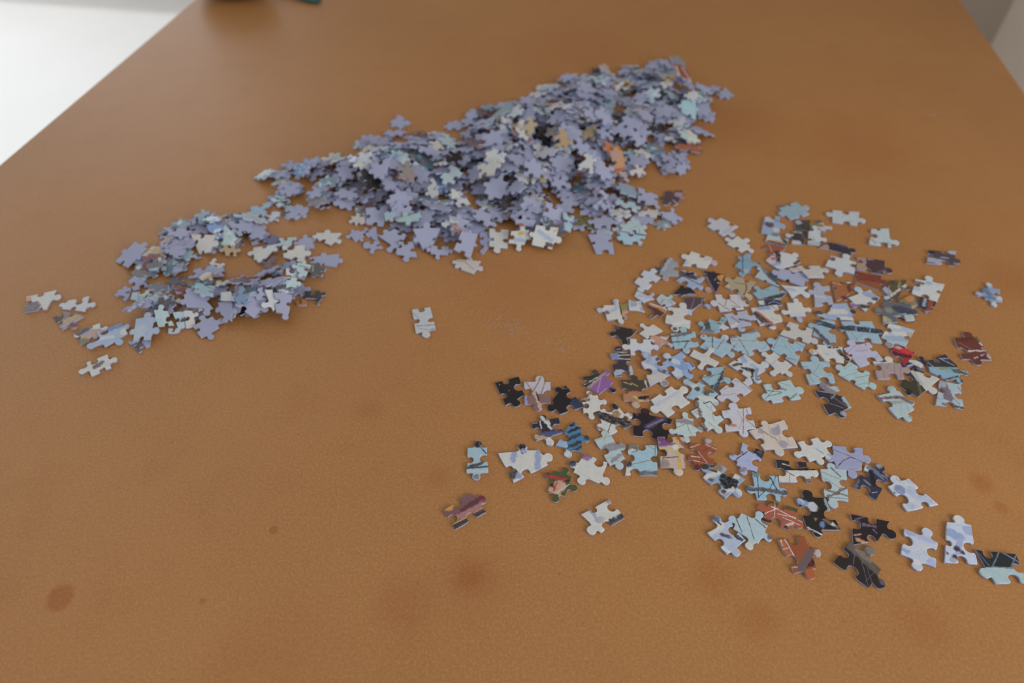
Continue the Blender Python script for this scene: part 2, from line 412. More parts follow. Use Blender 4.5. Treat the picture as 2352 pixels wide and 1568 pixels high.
# ------------------------------------------------------------ resting: every piece is set down on what already lies there
CELL = 0.0007; X0, Y0 = -0.85, 0.0
NX, NY = int(1.9/CELL), int(1.75/CELL)
HM = np.zeros((NX, NY), np.float32)
def inside(o, pts):
    x, y = pts[:, 0], pts[:, 1]; r = np.zeros(len(pts), bool)
    xa, ya = o[:, 0], o[:, 1]; xb, yb = np.roll(xa, -1), np.roll(ya, -1)
    for i in range(len(o)):
        if ya[i] == yb[i]: continue
        c = ((ya[i] > y) != (yb[i] > y)) & (x < (xb[i]-xa[i])*(y-ya[i])/(yb[i]-ya[i]) + xa[i])
        r ^= c
    return r
def cells(o):
    i0, j0 = int((o[:, 0].min()-X0)/CELL), int((o[:, 1].min()-Y0)/CELL)
    i1, j1 = int((o[:, 0].max()-X0)/CELL)+2, int((o[:, 1].max()-Y0)/CELL)+2
    I, J = np.meshgrid(np.arange(i0, i1), np.arange(j0, j1), indexing='ij'); I = I.ravel(); J = J.ravel()
    k = (I >= 0) & (I < NX) & (J >= 0) & (J < NY); I = I[k]; J = J[k]
    p = np.c_[X0 + (I+0.5)*CELL, Y0 + (J+0.5)*CELL]; m = inside(o, p)
    return I[m], J[m], p[m]
def rest(o, cen, shrink, maxtilt=0.5):
    I, J, p = cells(inset(o, shrink)); d = p - cen; h = HM[I, J].astype(float)
    basis = [(0.2, -0.2, -5.0), (0.0, 0.3, -5.0), (-0.2, -0.2, -5.0)]
    a = b_ = 0.0; z0 = 0.0
    for _ in range(60):
        M = np.array([[1, q[0], q[1]] for q in basis]); 
        try: z0, a, b_ = np.linalg.solve(M, [q[2] for q in basis])
        except np.linalg.LinAlgError: break
        v = h - (z0 + a*d[:, 0] + b_*d[:, 1]); k = int(v.argmax())
        if v[k] < 1e-5: break
        q = (d[k, 0], d[k, 1], h[k]); best = None
        for r in range(3):
            t = basis[:r] + [q] + basis[r+1:]
            A = np.array([[1, 1, 1], [x[0] for x in t], [x[1] for x in t]], float)
            try: w = np.linalg.solve(A, [1, 0, 0])
            except np.linalg.LinAlgError: continue
            s = w.min()
            if best is None or s > best[0]: best = (s, t)
        if best is None: break
        basis = best[1]
    tl = math.hypot(a, b_)
    if tl > maxtilt: a *= maxtilt/tl; b_ *= maxtilt/tl
    z0 = float((h - a*d[:, 0] - b_*d[:, 1]).max()) if len(h) else 0.0
    return max(z0, 0.0), a, b_
def settle(o, cen, z0, a, b_):
    I, J, p = cells(o); d = p - cen
    HM[I, J] = np.maximum(HM[I, J], (z0 + a*d[:, 0] + b_*d[:, 1] + THICK*math.sqrt(1+a*a+b_*b_)).astype(np.float32))

SEEDS = [0]
STUFF = dict(v=[], f=[], mi=[], mats=[m_card])
def tilt_matrix(cen, z0, a, b_):
    q = Vector((0, 0, 1)).rotation_difference(Vector((-a, -b_, 1)).normalized())
    return Matrix.Translation((cen[0], cen[1], z0 + 0.00003)) @ q.to_matrix().to_4x4()
def add_piece(o, back, mat, shrink, label=None, group=None, stuff=False, parts=True):
    cen = o.mean(0)
    z0, a, b_ = rest(o, cen, shrink); settle(o, cen, z0, a, b_)
    M = tilt_matrix(cen, z0, a, b_); lo = o - cen
    if stuff:
        prof = BACK_PROF if back else [(0.0, 0.0), (0.0, THICK-0.0004), (0.0001, THICK-0.00015), (0.0004, THICK)]
        vs, fs = ring_mesh(lo, prof, False, True)
        base = len(STUFF['v']); n = len(lo)
        STUFF['v'] += [tuple(M @ Vector(v)) for v in vs]; STUFF['f'] += [tuple(base + i for i in f_) for f_ in fs]
        if back: STUFF['mi'] += [0]*len(fs)
        else:
            if mat not in STUFF['mats']: STUFF['mats'].append(mat)
            k = STUFF['mats'].index(mat); STUFF['mi'] += [0]*n + [k]*(len(fs)-n)
        return None
    if back:
        vs, fs = ring_mesh(lo, BACK_PROF, True, True)
        ob = link('puzzle_piece', mesh_of('puzzle_piece', vs, fs, [m_card]))
    else:
        vs, fs = ring_mesh(lo, FACE_UP_BODY, True, False)
        ob = link('puzzle_piece', mesh_of('puzzle_piece', vs, fs, [m_card]))
        vs, fs = ring_mesh(lo, FACE_PROF, False, True)
        link('printed_face', mesh_of('printed_face', vs, fs, [mat], smooth=[True]*(len(fs)-1) + [False]), ob)
    ob.matrix_world = M
    return tag(ob, label, 'puzzle piece', group)

CROPS = {'A': (1000, 1000, 450), 'B': (1100, 820, 450), 'C': (1500, 960, 450), 'D': (1600, 1080, 450), 'E': (1902, 1080, 450), 'F': (1450, 820, 450),
         'G': (1350, 560, 300), 'H': (1600, 440, 300), 'I': (1850, 440, 300), 'J': (1600, 560, 300), 'K': (1850, 560, 300), 'L': (2050, 540, 300),
         'M': (1350, 700, 300), 'N': (1600, 700, 300), 'O': (1820, 700, 300), 'P': (2040, 700, 300), 'Q': (1990, 780, 300), 'R': (1720, 800, 300),
         'a': (1850, 990, 300), 'g': (800, 560, 700), 'S': (0, 620, 405), 'T': (240, 440, 300), 'U': (500, 440, 300), 'V': (240, 600, 300),
         'W': (500, 560, 330), 'X': (780, 460, 300), 'Y': (1040, 460, 300), 'Z': (1320, 400, 300), 'b': (800, 250, 300), 'c': (1060, 200, 300), 'd': (1200, 110, 500)}
def build_line(ln, group, shared, shrink):
    crop, pts, base, feats, label = ln.split('|')
    x0, y0, w = CROPS[crop]; s = w/2352.0
    raw = [tuple(map(float, q.split(','))) for q in pts.split()]
    px = [(x0 + x*s, y0 + y*s) for x, y in raw]
    z = THICK
    def conv(z): return np.array([unproject(x, y, z)[:2] for x, y in px])
    W = conv(z)
    for _ in range(2):                                   # pieces on a heap stand at the height of what lies under them
        c = W.mean(0); I, J, p = cells(W[0::2][::1])
        hz = float(np.median(HM[I, J])) if len(I) else 0.0
        if hz < THICK*1.5: break
        W = conv(hz + THICK)
    SEEDS[0] += 1; rnd = random.Random(SEEDS[0])
    cor = W[0::2]; tips = list(W[1::2])
    cor = cor[::-1]; tips = [tips[(len(tips) - 2 - i) % len(tips)] for i in range(len(tips))]   # image clockwise -> counter-clockwise seen from above is the same turn; fix below
    ar = 0.5*np.sum(cor[:, 0]*np.roll(cor[:, 1], -1) - np.roll(cor[:, 0], -1)*cor[:, 1])
    if ar < 0:
        cor = cor[::-1]; tips = [tips[(len(tips) - 2 - i) % len(tips)] for i in range(len(tips))]
    if group != 'loose puzzle pieces spread over the board':
        for i in range(len(cor)):                        # sides whose knob cannot be made out in the heap still have one
            e = cor[(i+1) % len(cor)] - cor[i]; L = np.linalg.norm(e); nr = np.array([e[1], -e[0]])/max(L, 1e-9)
            if abs(float(np.dot(tips[i] - cor[i], nr))) < 0.0022 and L > 0.009:
                tips[i] = cor[i] + e*rnd.uniform(0.44, 0.56) + nr*(0.0045 if rnd.random() < 0.45 else -0.0044)
    o = safe_outline(cor, tips, rnd); cen = o.mean(0)
    lab = label; grp = group
    if label in shared: lab = shared[label]
    if base == 'C': return add_piece(o, True, None, shrink, lab, grp)
    cx = np.array(unproject(*np.mean(px, 0), z)[:2])
    def P(x, y):
        q = unproject(x0 + x*s, y0 + y*s, zt); return Vector((q.x - cen[0], q.y - cen[1], 0))
    zt = THICK if W is None else None
    # height used for this piece's corners
    zt = getattr(build_line, 'z', THICK)
    fl = []
    c0 = conv(THICK); zt = THICK
    if np.abs(c0 - W).max() > 1e-6: zt = hz + THICK
    for ft in feats.split(';') if feats else []:
        q = ft.split()
        if q[0] == 's':
            A, B_ = P(float(q[1]), float(q[2])), P(float(q[3]), float(q[4])); d = B_ - A; L = max(d.length, 1e-6)
            # stroke widths were read across the stroke in the picture
            mx = Vector((float(q[3])-float(q[1]), float(q[4])-float(q[2]))); mx = mx.normalized() if mx.length else Vector((1, 0))
            mid = (float(q[1])+float(q[3]))/2, (float(q[2])+float(q[4]))/2; hw = float(q[5])/2
            r = (P(mid[0]-mx.y*hw, mid[1]+mx.x*hw) - P(*mid)); r = (r - (d/L)*r.dot(d/L)).length
            fl.append(('s', A, d/L, L, max(r, 0.00012), q[6]))
        elif q[0] == 'b':
            A = P(float(q[1]), float(q[2])); r = 0.5*((P(float(q[1])+float(q[3]), float(q[2])) - A).length + (P(float(q[1]), float(q[2])+float(q[3])) - A).length)
            fl.append(('s', A, Vector((1, 0, 0)), 1e-6, r, q[4]))
        else:
            A, B_ = P(float(q[1]), float(q[2])), P(float(q[3]), float(q[4])); d = (B_ - A).normalized()
            fl.append(('h', A, Vector((d.y, -d.x, 0)), q[5]))
    mat = print_material('piece_print', base, fl, SEEDS[0])
    return add_piece(o, False, mat, shrink, lab, grp)

def fill(poly_px, count, seed, face_up, mats, group, labels, n_single, power):
    """loose random pieces dropped inside a heap's outline, the heap deepest in its middle"""
    rnd = random.Random(seed)
    poly = np.array([unproject(x, y)[:2] for x, y in poly_px])
    lo, hi = poly.min(0), poly.max(0)
    A, B_ = poly, np.roll(poly, -1, 0)
    def edge_dist(p):
        ab = B_ - A; t = np.clip(((p - A)*ab).sum(1)/(ab*ab).sum(1), 0, 1)
        return np.linalg.norm(A + ab*t[:, None] - p, axis=1).min()
    done = 0; spots = []
    while len(spots) < count:
        p = np.array([rnd.uniform(lo[0], hi[0]), rnd.uniform(lo[1], hi[1])])
        if not inside(poly, p[None])[0]: continue
        dd = edge_dist(p)
        if dd < 0.006 or rnd.random() > min(1.0, (dd/0.07)**power): continue
        spots.append(p)
    for k, p in enumerate(spots):
        w, h = rnd.uniform(0.0150, 0.0185), rnd.uniform(0.0150, 0.0185); th = rnd.uniform(0, 2*math.pi)
        j = lambda: rnd.uniform(-0.0012, 0.0012)
        q = np.array([(-w/2+j(), -h/2+j()), (w/2+j(), -h/2+j()), (w/2+j(), h/2+j()), (-w/2+j(), h/2+j())])
        tips = []
        for i in range(4):
            a_, b_ = q[i], q[(i+1) % 4]; e = b_ - a_; L = np.linalg.norm(e); nr = np.array([e[1], -e[0]])/L
            tips.append(a_ + e*rnd.uniform(0.42, 0.58) + nr*(0.0048 if rnd.random() < 0.5 else -0.0046))
        R_ = np.array([[math.cos(th), -math.sin(th)], [math.sin(th), math.cos(th)]])
        o = safe_outline(q, tips, rnd) @ R_.T + p
        up = rnd.random() < face_up
        single = k >= count - n_single
        add_piece(o, not up, rnd.choice(mats) if up else None, 0.0006, labels[0 if not up else 1] if single else None, group, stuff=not single)

scr = [('c', 'b', 'w'), ('w', 'v', 'l'), ('b', 'c', 'd'), ('v', 'w', 'P'), ('d', 'k', 'g'), ('c', 'T', 'w'), ('l', 'u', 'w'), ('m', 'M', 's'), ('t', 'w', 'B'), ('P', 'm', 'v'),
       ('w', 'c', 't'), ('b', 'v', 'G'), ('k', 'd', 'l'), ('g', 'T', 'c'), ('g', 'm', 'v'), ('c', 'v', 'b'), ('d', 'l', 'g'), ('T', 'g', 'b'), ('B', 'k', 'P')]
SCRAPS = [scrap_material('scrap_print', c, i*0.6 + 0.1) for i, c in enumerate(scr)]
G_LOOSE, G_SMALL, G_BIG = 'loose puzzle pieces spread over the board', 'puzzle pieces of the small heap', 'puzzle pieces of the large heap'
SHARED = {'H': 'puzzle piece lying face down inside the small heap, bare lavender cardboard',
          'M': 'puzzle piece lying face down on the large heap, bare lavender cardboard'}
MAIN_POLY = [(566, 470), (590, 400), (645, 385), (700, 362), (765, 345), (830, 318), (900, 300), (990, 300), (1085, 250), (1170, 225), (1240, 200), (1290, 178), (1370, 158), (1470, 142),
             (1560, 148), (1590, 195), (1655, 215), (1640, 255), (1615, 330), (1580, 390), (1500, 410), (1470, 440), (1500, 465), (1510, 505), (1460, 545), (1400, 555), (1340, 545), (1270, 550),
             (1180, 555), (1090, 570), (990, 570), (900, 565), (860, 555), (840, 520), (780, 492), (700, 505), (650, 520), (600, 478)]
LEFT_A = [(380, 535), (450, 490), (520, 480), (600, 510), (650, 545), (600, 580), (500, 580), (440, 620), (380, 650), (300, 690), (290, 640), (330, 590), (360, 560)]
LEFT_B = [(330, 690), (440, 640), (500, 650), (560, 670), (640, 600), (740, 590), (735, 640), (690, 700), (640, 720), (560, 730), (480, 740), (420, 745), (340, 770), (320, 740)]
fill(LEFT_A, 26, 5, 0.5, SCRAPS, G_SMALL, None, 0, 0.5)
fill(LEFT_B, 26, 6, 0.5, SCRAPS, G_SMALL, None, 0, 0.5)
fill(MAIN_POLY, N_MAIN, 11, 0.36, SCRAPS, G_BIG, ('puzzle piece lying face down high in the large heap, bare lavender back', 'puzzle piece lying picture side up high in the large heap'), 8, 0.6)

LEFT = '''
T|590,965 820,1010 815,1110 620,1260 430,1395 365,1320 190,1250 330,1150|C||puzzle piece lying face down, furthest out on one side of the small heap
T|800,1110 900,1100 1010,1110 990,1180 960,1240 840,1250 720,1240 760,1170|82484a||dull red puzzle piece by the outlying face-down one of the small heap
T|700,1290 780,1280 850,1280 850,1350 840,1400 740,1400 660,1400 680,1340|82484a||second dull red puzzle piece, lower of the two by the small heap's edge
T|1200,560 1360,575 1530,560 1540,640 1500,720 1370,690 1200,700 1190,630|788c9c|b 1290 600 50 6090b8;b 1380 590 40 b8c4c4|blue-grey puzzle piece along the back edge of the small heap
T|1050,660 1180,650 1330,640 1320,720 1290,780 1180,790 1040,760 950,790|50606e|s 960 790 1060 770 40 a0bcc0|slate puzzle piece with a pale knob at the back of the small heap
T|1700,460 1790,430 1900,390 1890,480 1870,570 1790,590 1700,590 1640,470|8ca5b4||grey-blue puzzle piece in the neck between small and large heap
T|1090,800 1280,820 1480,740 1530,790 1560,830 1390,900 1280,880 1180,890|C||H
T|1000,940 1150,960 1320,920 1310,990 1300,1080 1150,1090 1020,1090 1090,1010|C||H
T|1200,1040 1340,1000 1600,900 1560,1010 1430,1180 1330,1210 1190,1190 1190,1110|C||H
T|1880,560 2000,540 2100,590 2180,660 2150,740 2050,720 1900,680 1890,620|a5b9c3|b 2020 700 50 708cc8|pale blue puzzle piece on the back slope of the small heap
T|1900,720 2050,690 2180,720 2180,800 2150,880 2010,830 1920,800 1900,760|7896c8|s 1980 840 2040 870 30 203050;b 2080 800 50 c0d0e8|bright blue puzzle piece on top of the small heap
T|2130,920 2230,960 2330,920 2340,1000 2340,1060 2230,1050 2140,1060 2130,1000|af9672||tan puzzle piece at the back of the small heap's hollow
T|1590,820 1800,922 2085,915 2120,1040 1930,1135 1790,1090 1700,1130 1640,960|c6c0bc|s 1600 830 1780 850 40 c0a0a0|bright white puzzle piece on the upper slope of the small heap
T|860,1230 980,1220 1120,1200 1110,1280 1080,1340 960,1350 840,1350 850,1290|96a0a0|b 1010 1270 50 c0c4b8|pale green-grey puzzle piece by the dull red ones
T|830,1400 980,1380 1110,1370 1090,1430 1000,1480 900,1500 830,1490 800,1440|6e6e70|s 860 1500 990 1480 40 98b0c8|grey puzzle piece on the near flank of the small heap
T|1230,1380 1330,1300 1420,1260 1420,1330 1400,1400 1310,1430 1220,1450 1220,1410|8c98b0||steel-blue puzzle piece leaning in the small heap
T|1880,1270 1990,1198 2060,1290 2162,1290 2170,1420 2080,1430 2000,1450 1940,1360|c0bfbb||ivory puzzle piece edging the hollow of the small heap
V|1620,150 1800,110 1980,90 2050,200 2180,290 1850,310 1500,300 1560,230|C||H
V|1220,270 1350,260 1480,260 1480,340 1460,430 1320,460 1180,470 1200,370|505862||dark grey puzzle piece in the middle of the small heap
V|230,520 370,448 480,470 470,560 440,640 342,702 250,600 188,640|C||H
V|590,310 762,330 830,450 680,480 520,520 480,450 455,385 520,350|C||H
V|500,560 660,540 830,500 862,600 740,740 600,710 460,680 480,620|a5bcc4|s 600 540 620 700 16 607070;b 740 570 60 b8ccc8|aqua puzzle piece with a dark stem at the side of the small heap
V|860,560 1030,500 1190,480 1200,550 1200,620 1100,660 1000,700 920,640|6e7682|s 1180 490 1190 620 20 98a8c8|grey puzzle piece next to the aqua dark-stemmed one in the small heap
V|700,690 830,660 970,650 980,700 980,750 830,790 680,800 690,740|7d94a8|s 780 710 960 680 40 b0b4a4|steel-blue puzzle piece lapping the face-down ones at the small heap's side
V|620,800 800,780 980,740 900,800 820,860 730,880 640,870 630,840|C||H
V|640,830 740,870 820,900 720,970 620,1030 562,1092 370,1000 545,895|C||H
V|1000,700 1120,660 1240,640 1190,760 1130,900 1030,920 930,920 862,890|555058|s 1000 900 1150 720 10 7a7480|dark mauve puzzle piece in the front of the small heap
V|1230,510 1360,490 1500,480 1510,520 1510,570 1420,640 1330,690 1280,600|8c4141|s 1240 515 1490 490 44 827a4a;s 1320 680 1380 660 24 c0b0a8|red puzzle piece with an olive edge in the small heap
V|1460,640 1570,590 1680,560 1820,690 1950,830 1800,932 1480,820 1470,730|C||H
V|1680,480 1850,520 2020,470 2010,610 2000,760 1830,740 1670,740 1750,640|96b9c8|s 1740 440 2000 590 18 607478;b 1830 430 40 98b8c8|sky-blue puzzle piece with one dark line in the small heap
V|1710,320 1790,270 1880,245 1990,240 2100,260 1930,320 1770,365 1740,340|c4c0b8|s 1820 345 2080 275 46 c89660|white puzzle piece with an orange slash in the small heap
V|2010,340 2130,340 2260,330 2342,400 2180,495 2090,470 2010,440 2010,390|c4c3c0||white puzzle piece next to the orange-slashed one
V|960,980 1120,905 1200,990 1230,1080 1260,1180 1140,1148 980,1210 938,1020|a8c0c4||pale aqua star-like puzzle piece at the foot of the small heap
V|1150,1200 1260,1190 1370,1200 1350,1235 1330,1270 1230,1290 1140,1290 1145,1240|b4bcc8||pale piece peeping from under the aqua star-like one
V|1270,970 1370,960 1460,960 1460,1070 1450,1180 1390,1200 1320,1200 1290,1080|a8c0cc|s 1360 1120 1430 1040 24 8098a8|pale blue puzzle piece between aqua star and white at the small heap's foot
V|1460,950 1540,940 1620,950 1722,985 1640,1170 1550,1190 1460,1200 1460,1070|c4c3c0||white puzzle piece with a side knob at the foot of the small heap
V|1960,1020 2152,1060 2065,1195 1940,1382 1740,1385 1730,1230 1600,1195 1750,1018|C||puzzle piece lying face down, nearest of the small heap with knobs outward
W|60,1040 200,1050 330,1080 270,1190 265,1340 180,1260 80,1210 110,1140|C||H
W|400,1000 600,1010 860,990 852,1140 625,1270 500,1140 340,1150 370,1070|C||H
W|520,850 630,780 740,740 740,820 720,900 600,950 480,960 500,900|C||H
W|220,790 340,760 440,740 490,800 530,860 420,930 320,970 362,830|6e8caa|b 280 800 56 383c48|blue puzzle piece with a dark corner at the near edge of the small heap
W|90,850 190,850 290,870 310,930 310,1010 200,1082 60,960 190,985|c4c4c2|s 80 870 90 950 60 a0b8d0|white ring-like puzzle piece with a deep notch on the small heap
W|740,760 900,720 1060,680 1132,692 1140,790 1000,900 870,1010 680,980|c0c4c8|s 700 920 1000 850 50 98b0d0;s 960 860 1040 840 20 b09098|white and blue puzzle piece at the near edge of the small heap
W|310,580 400,545 500,540 520,600 530,680 420,700 300,710 310,640|C||H
W|640,470 760,420 860,440 1052,440 1000,560 810,592 680,600 650,540|C||H
W|1070,450 1150,420 1220,400 1220,450 1220,500 1140,530 1050,560 1060,500|964b37||rust puzzle piece under the upper side of the small heap
W|1230,400 1388,328 1430,400 1482,362 1420,470 1360,520 1300,550 1260,480|96503a|s 1240 410 1230 480 16 c09890|rust-red puzzle piece with a knob by the small heap's far side
W|1080,540 1140,520 1200,510 1200,560 1200,600 1140,620 1080,620 1080,580|a05a38||small rust puzzle piece lowest of the three rust ones
W|1470,400 1630,390 1790,400 1760,470 1720,540 1600,520 1470,500 1470,450|5a5a5a|s 1700 540 1780 400 26 98a0b8;s 1560 400 1550 500 20 98988c|dark grey puzzle piece with a pale rim on the small heap's far side
W|1490,220 1720,192 1990,160 1970,260 1950,370 1732,312 1520,320 1510,270|C||puzzle piece lying face down over a red one on the small heap's far side
W|1200,670 1290,660 1380,660 1424,830 1330,890 1260,880 1180,910 1200,800|a8bfc4|s 1180 760 1380 750 12 788878|pale aqua puzzle piece with a faint line on the small heap's far side
W|1380,600 1490,590 1600,570 1560,670 1510,765 1430,740 1360,720 1370,660|a8bfc4|s 1400 640 1600 628 18 788060|aqua wedge puzzle piece with an olive line
W|1250,940 1350,920 1440,900 1450,950 1450,990 1370,1000 1290,990 1270,960|b4733c||orange puzzle piece at the outer corner of the small heap
W|1430,800 1560,850 1670,770 1690,830 1700,890 1640,990 1440,900 1430,850|3c3c42|s 1640 980 1710 890 22 90a0c0|charcoal puzzle piece at the outer corner of the small heap
W|975,1010 1120,960 1262,985 1160,1115 1200,1240 1140,1327 1000,1260 980,1140|C||puzzle piece lying face down at the near corner of the small heap
U|590,290 720,250 980,210 900,330 830,450 740,470 660,470 620,380|87aabe||clear aqua-blue puzzle piece where the two heaps join
U|830,410 910,370 990,360 1060,355 1130,370 1110,450 1090,540 965,450|b4bcc8||pale lilac puzzle piece where the two heaps join
U|480,560 580,540 720,510 850,560 900,560 850,640 830,700 680,680 500,730 330,680|a8bcc8|s 660 600 800 700 30 a89c80|pale blue puzzle piece with a tan streak behind the small heap
U|800,1350 880,1210 940,1180 1010,1160 1060,1160 1030,1300 1000,1400 900,1420|785f64|s 900 1380 940 1220 10 a08880|mauve puzzle piece inside the small heap's hollow
U|820,870 1000,840 1180,820 1150,910 1100,1010 950,1020 820,1020 820,940|64698c||dusk-blue puzzle piece behind the two ivory ones of the small heap
U|1100,870 1220,850 1340,830 1424,818 1330,960 1270,1000 1200,1040 1150,950|a5b9c3||pale blue puzzle piece between the face-down ones and the ivory pair
U|1460,860 1570,775 1680,820 1762,790 1750,1020 1600,1000 1440,980 1440,920|C||H
U|640,1010 850,1045 1095,985 1090,1090 880,1230 770,1240 665,1240 528,1120|c2c2bd||ivory puzzle piece with a side knob, at the hollow of the small heap
U|1170,1020 1320,1082 1580,990 1684,1110 1560,1280 1410,1238 1190,1200 1180,1110|c2c2bd||ivory puzzle piece with a deep top notch on the small heap
U|1780,770 1980,698 2230,740 2222,900 2040,970 1932,868 1810,890 1790,830|c2c0bc||white two-square puzzle piece lying just off the small heap's top end
S|350,355 540,355 752,262 812,355 620,515 545,490 320,555 425,420|c3c2be|b 425 495 84 69606c;b 370 395 36 c09070|white puzzle piece with a mauve corner, outermost of the stray five
S|905,405 1050,460 1190,345 1273,450 1130,552 1045,518 815,512 850,460|bcbec4||plain white stray puzzle piece beside the small heap
S|850,540 980,570 1110,610 1000,768 820,790 760,710 705,635 770,580|8c7873|b 750 640 74 41414b;s 870 690 1040 610 66 af9672;s 800 770 1080 650 26 96a0bc;b 985 725 46 6e3a3a|brown stray puzzle piece with a dark corner
S|1090,790 1210,780 1330,705 1448,765 1350,870 1200,892 1060,990 978,870|9698aa|s 1090 930 1280 840 66 be9178;b 1015 870 56 c4c4bc;s 1060 840 1150 790 66 4b5069;b 1300 740 56 c4c0bc;b 1400 760 46 c4c0bc;b 1110 950 46 687850|stray puzzle piece with a salmon arc and white knobs
S|1300,850 1412,872 1620,708 1660,770 1700,835 1612,977 1400,1032 1168,1050|9bacc8|b 1660 820 46 c4c0bc;s 1470 800 1630 730 56 6e82aa;s 1240 960 1500 900 36 b8c0cc|streaky blue stray puzzle piece beside the salmon-arc one
S|1700,960 1850,930 2000,920 2000,960 1990,1000 1920,1040 1850,1095 1760,1030|8c98bc|b 1825 1030 76 464b5f;s 1890 955 2000 930 16 965a6e|blue puzzle piece with a dark corner at the near tip of the small heap
S|1860,700 2045,640 2110,700 2165,850 2020,950 1890,960 1770,955 1810,830|a0aec8|b 1870 850 90 a8b8c8|large pale blue puzzle piece at the near tip of the small heap
S|1150,1230 1265,1252 1432,1122 1562,1175 1480,1295 1350,1300 1215,1412 1043,1365|c3c2be|s 1270 1290 1350 1240 54 645a60|white two-square stray puzzle piece with a dark waist, nearest of all strays
'''

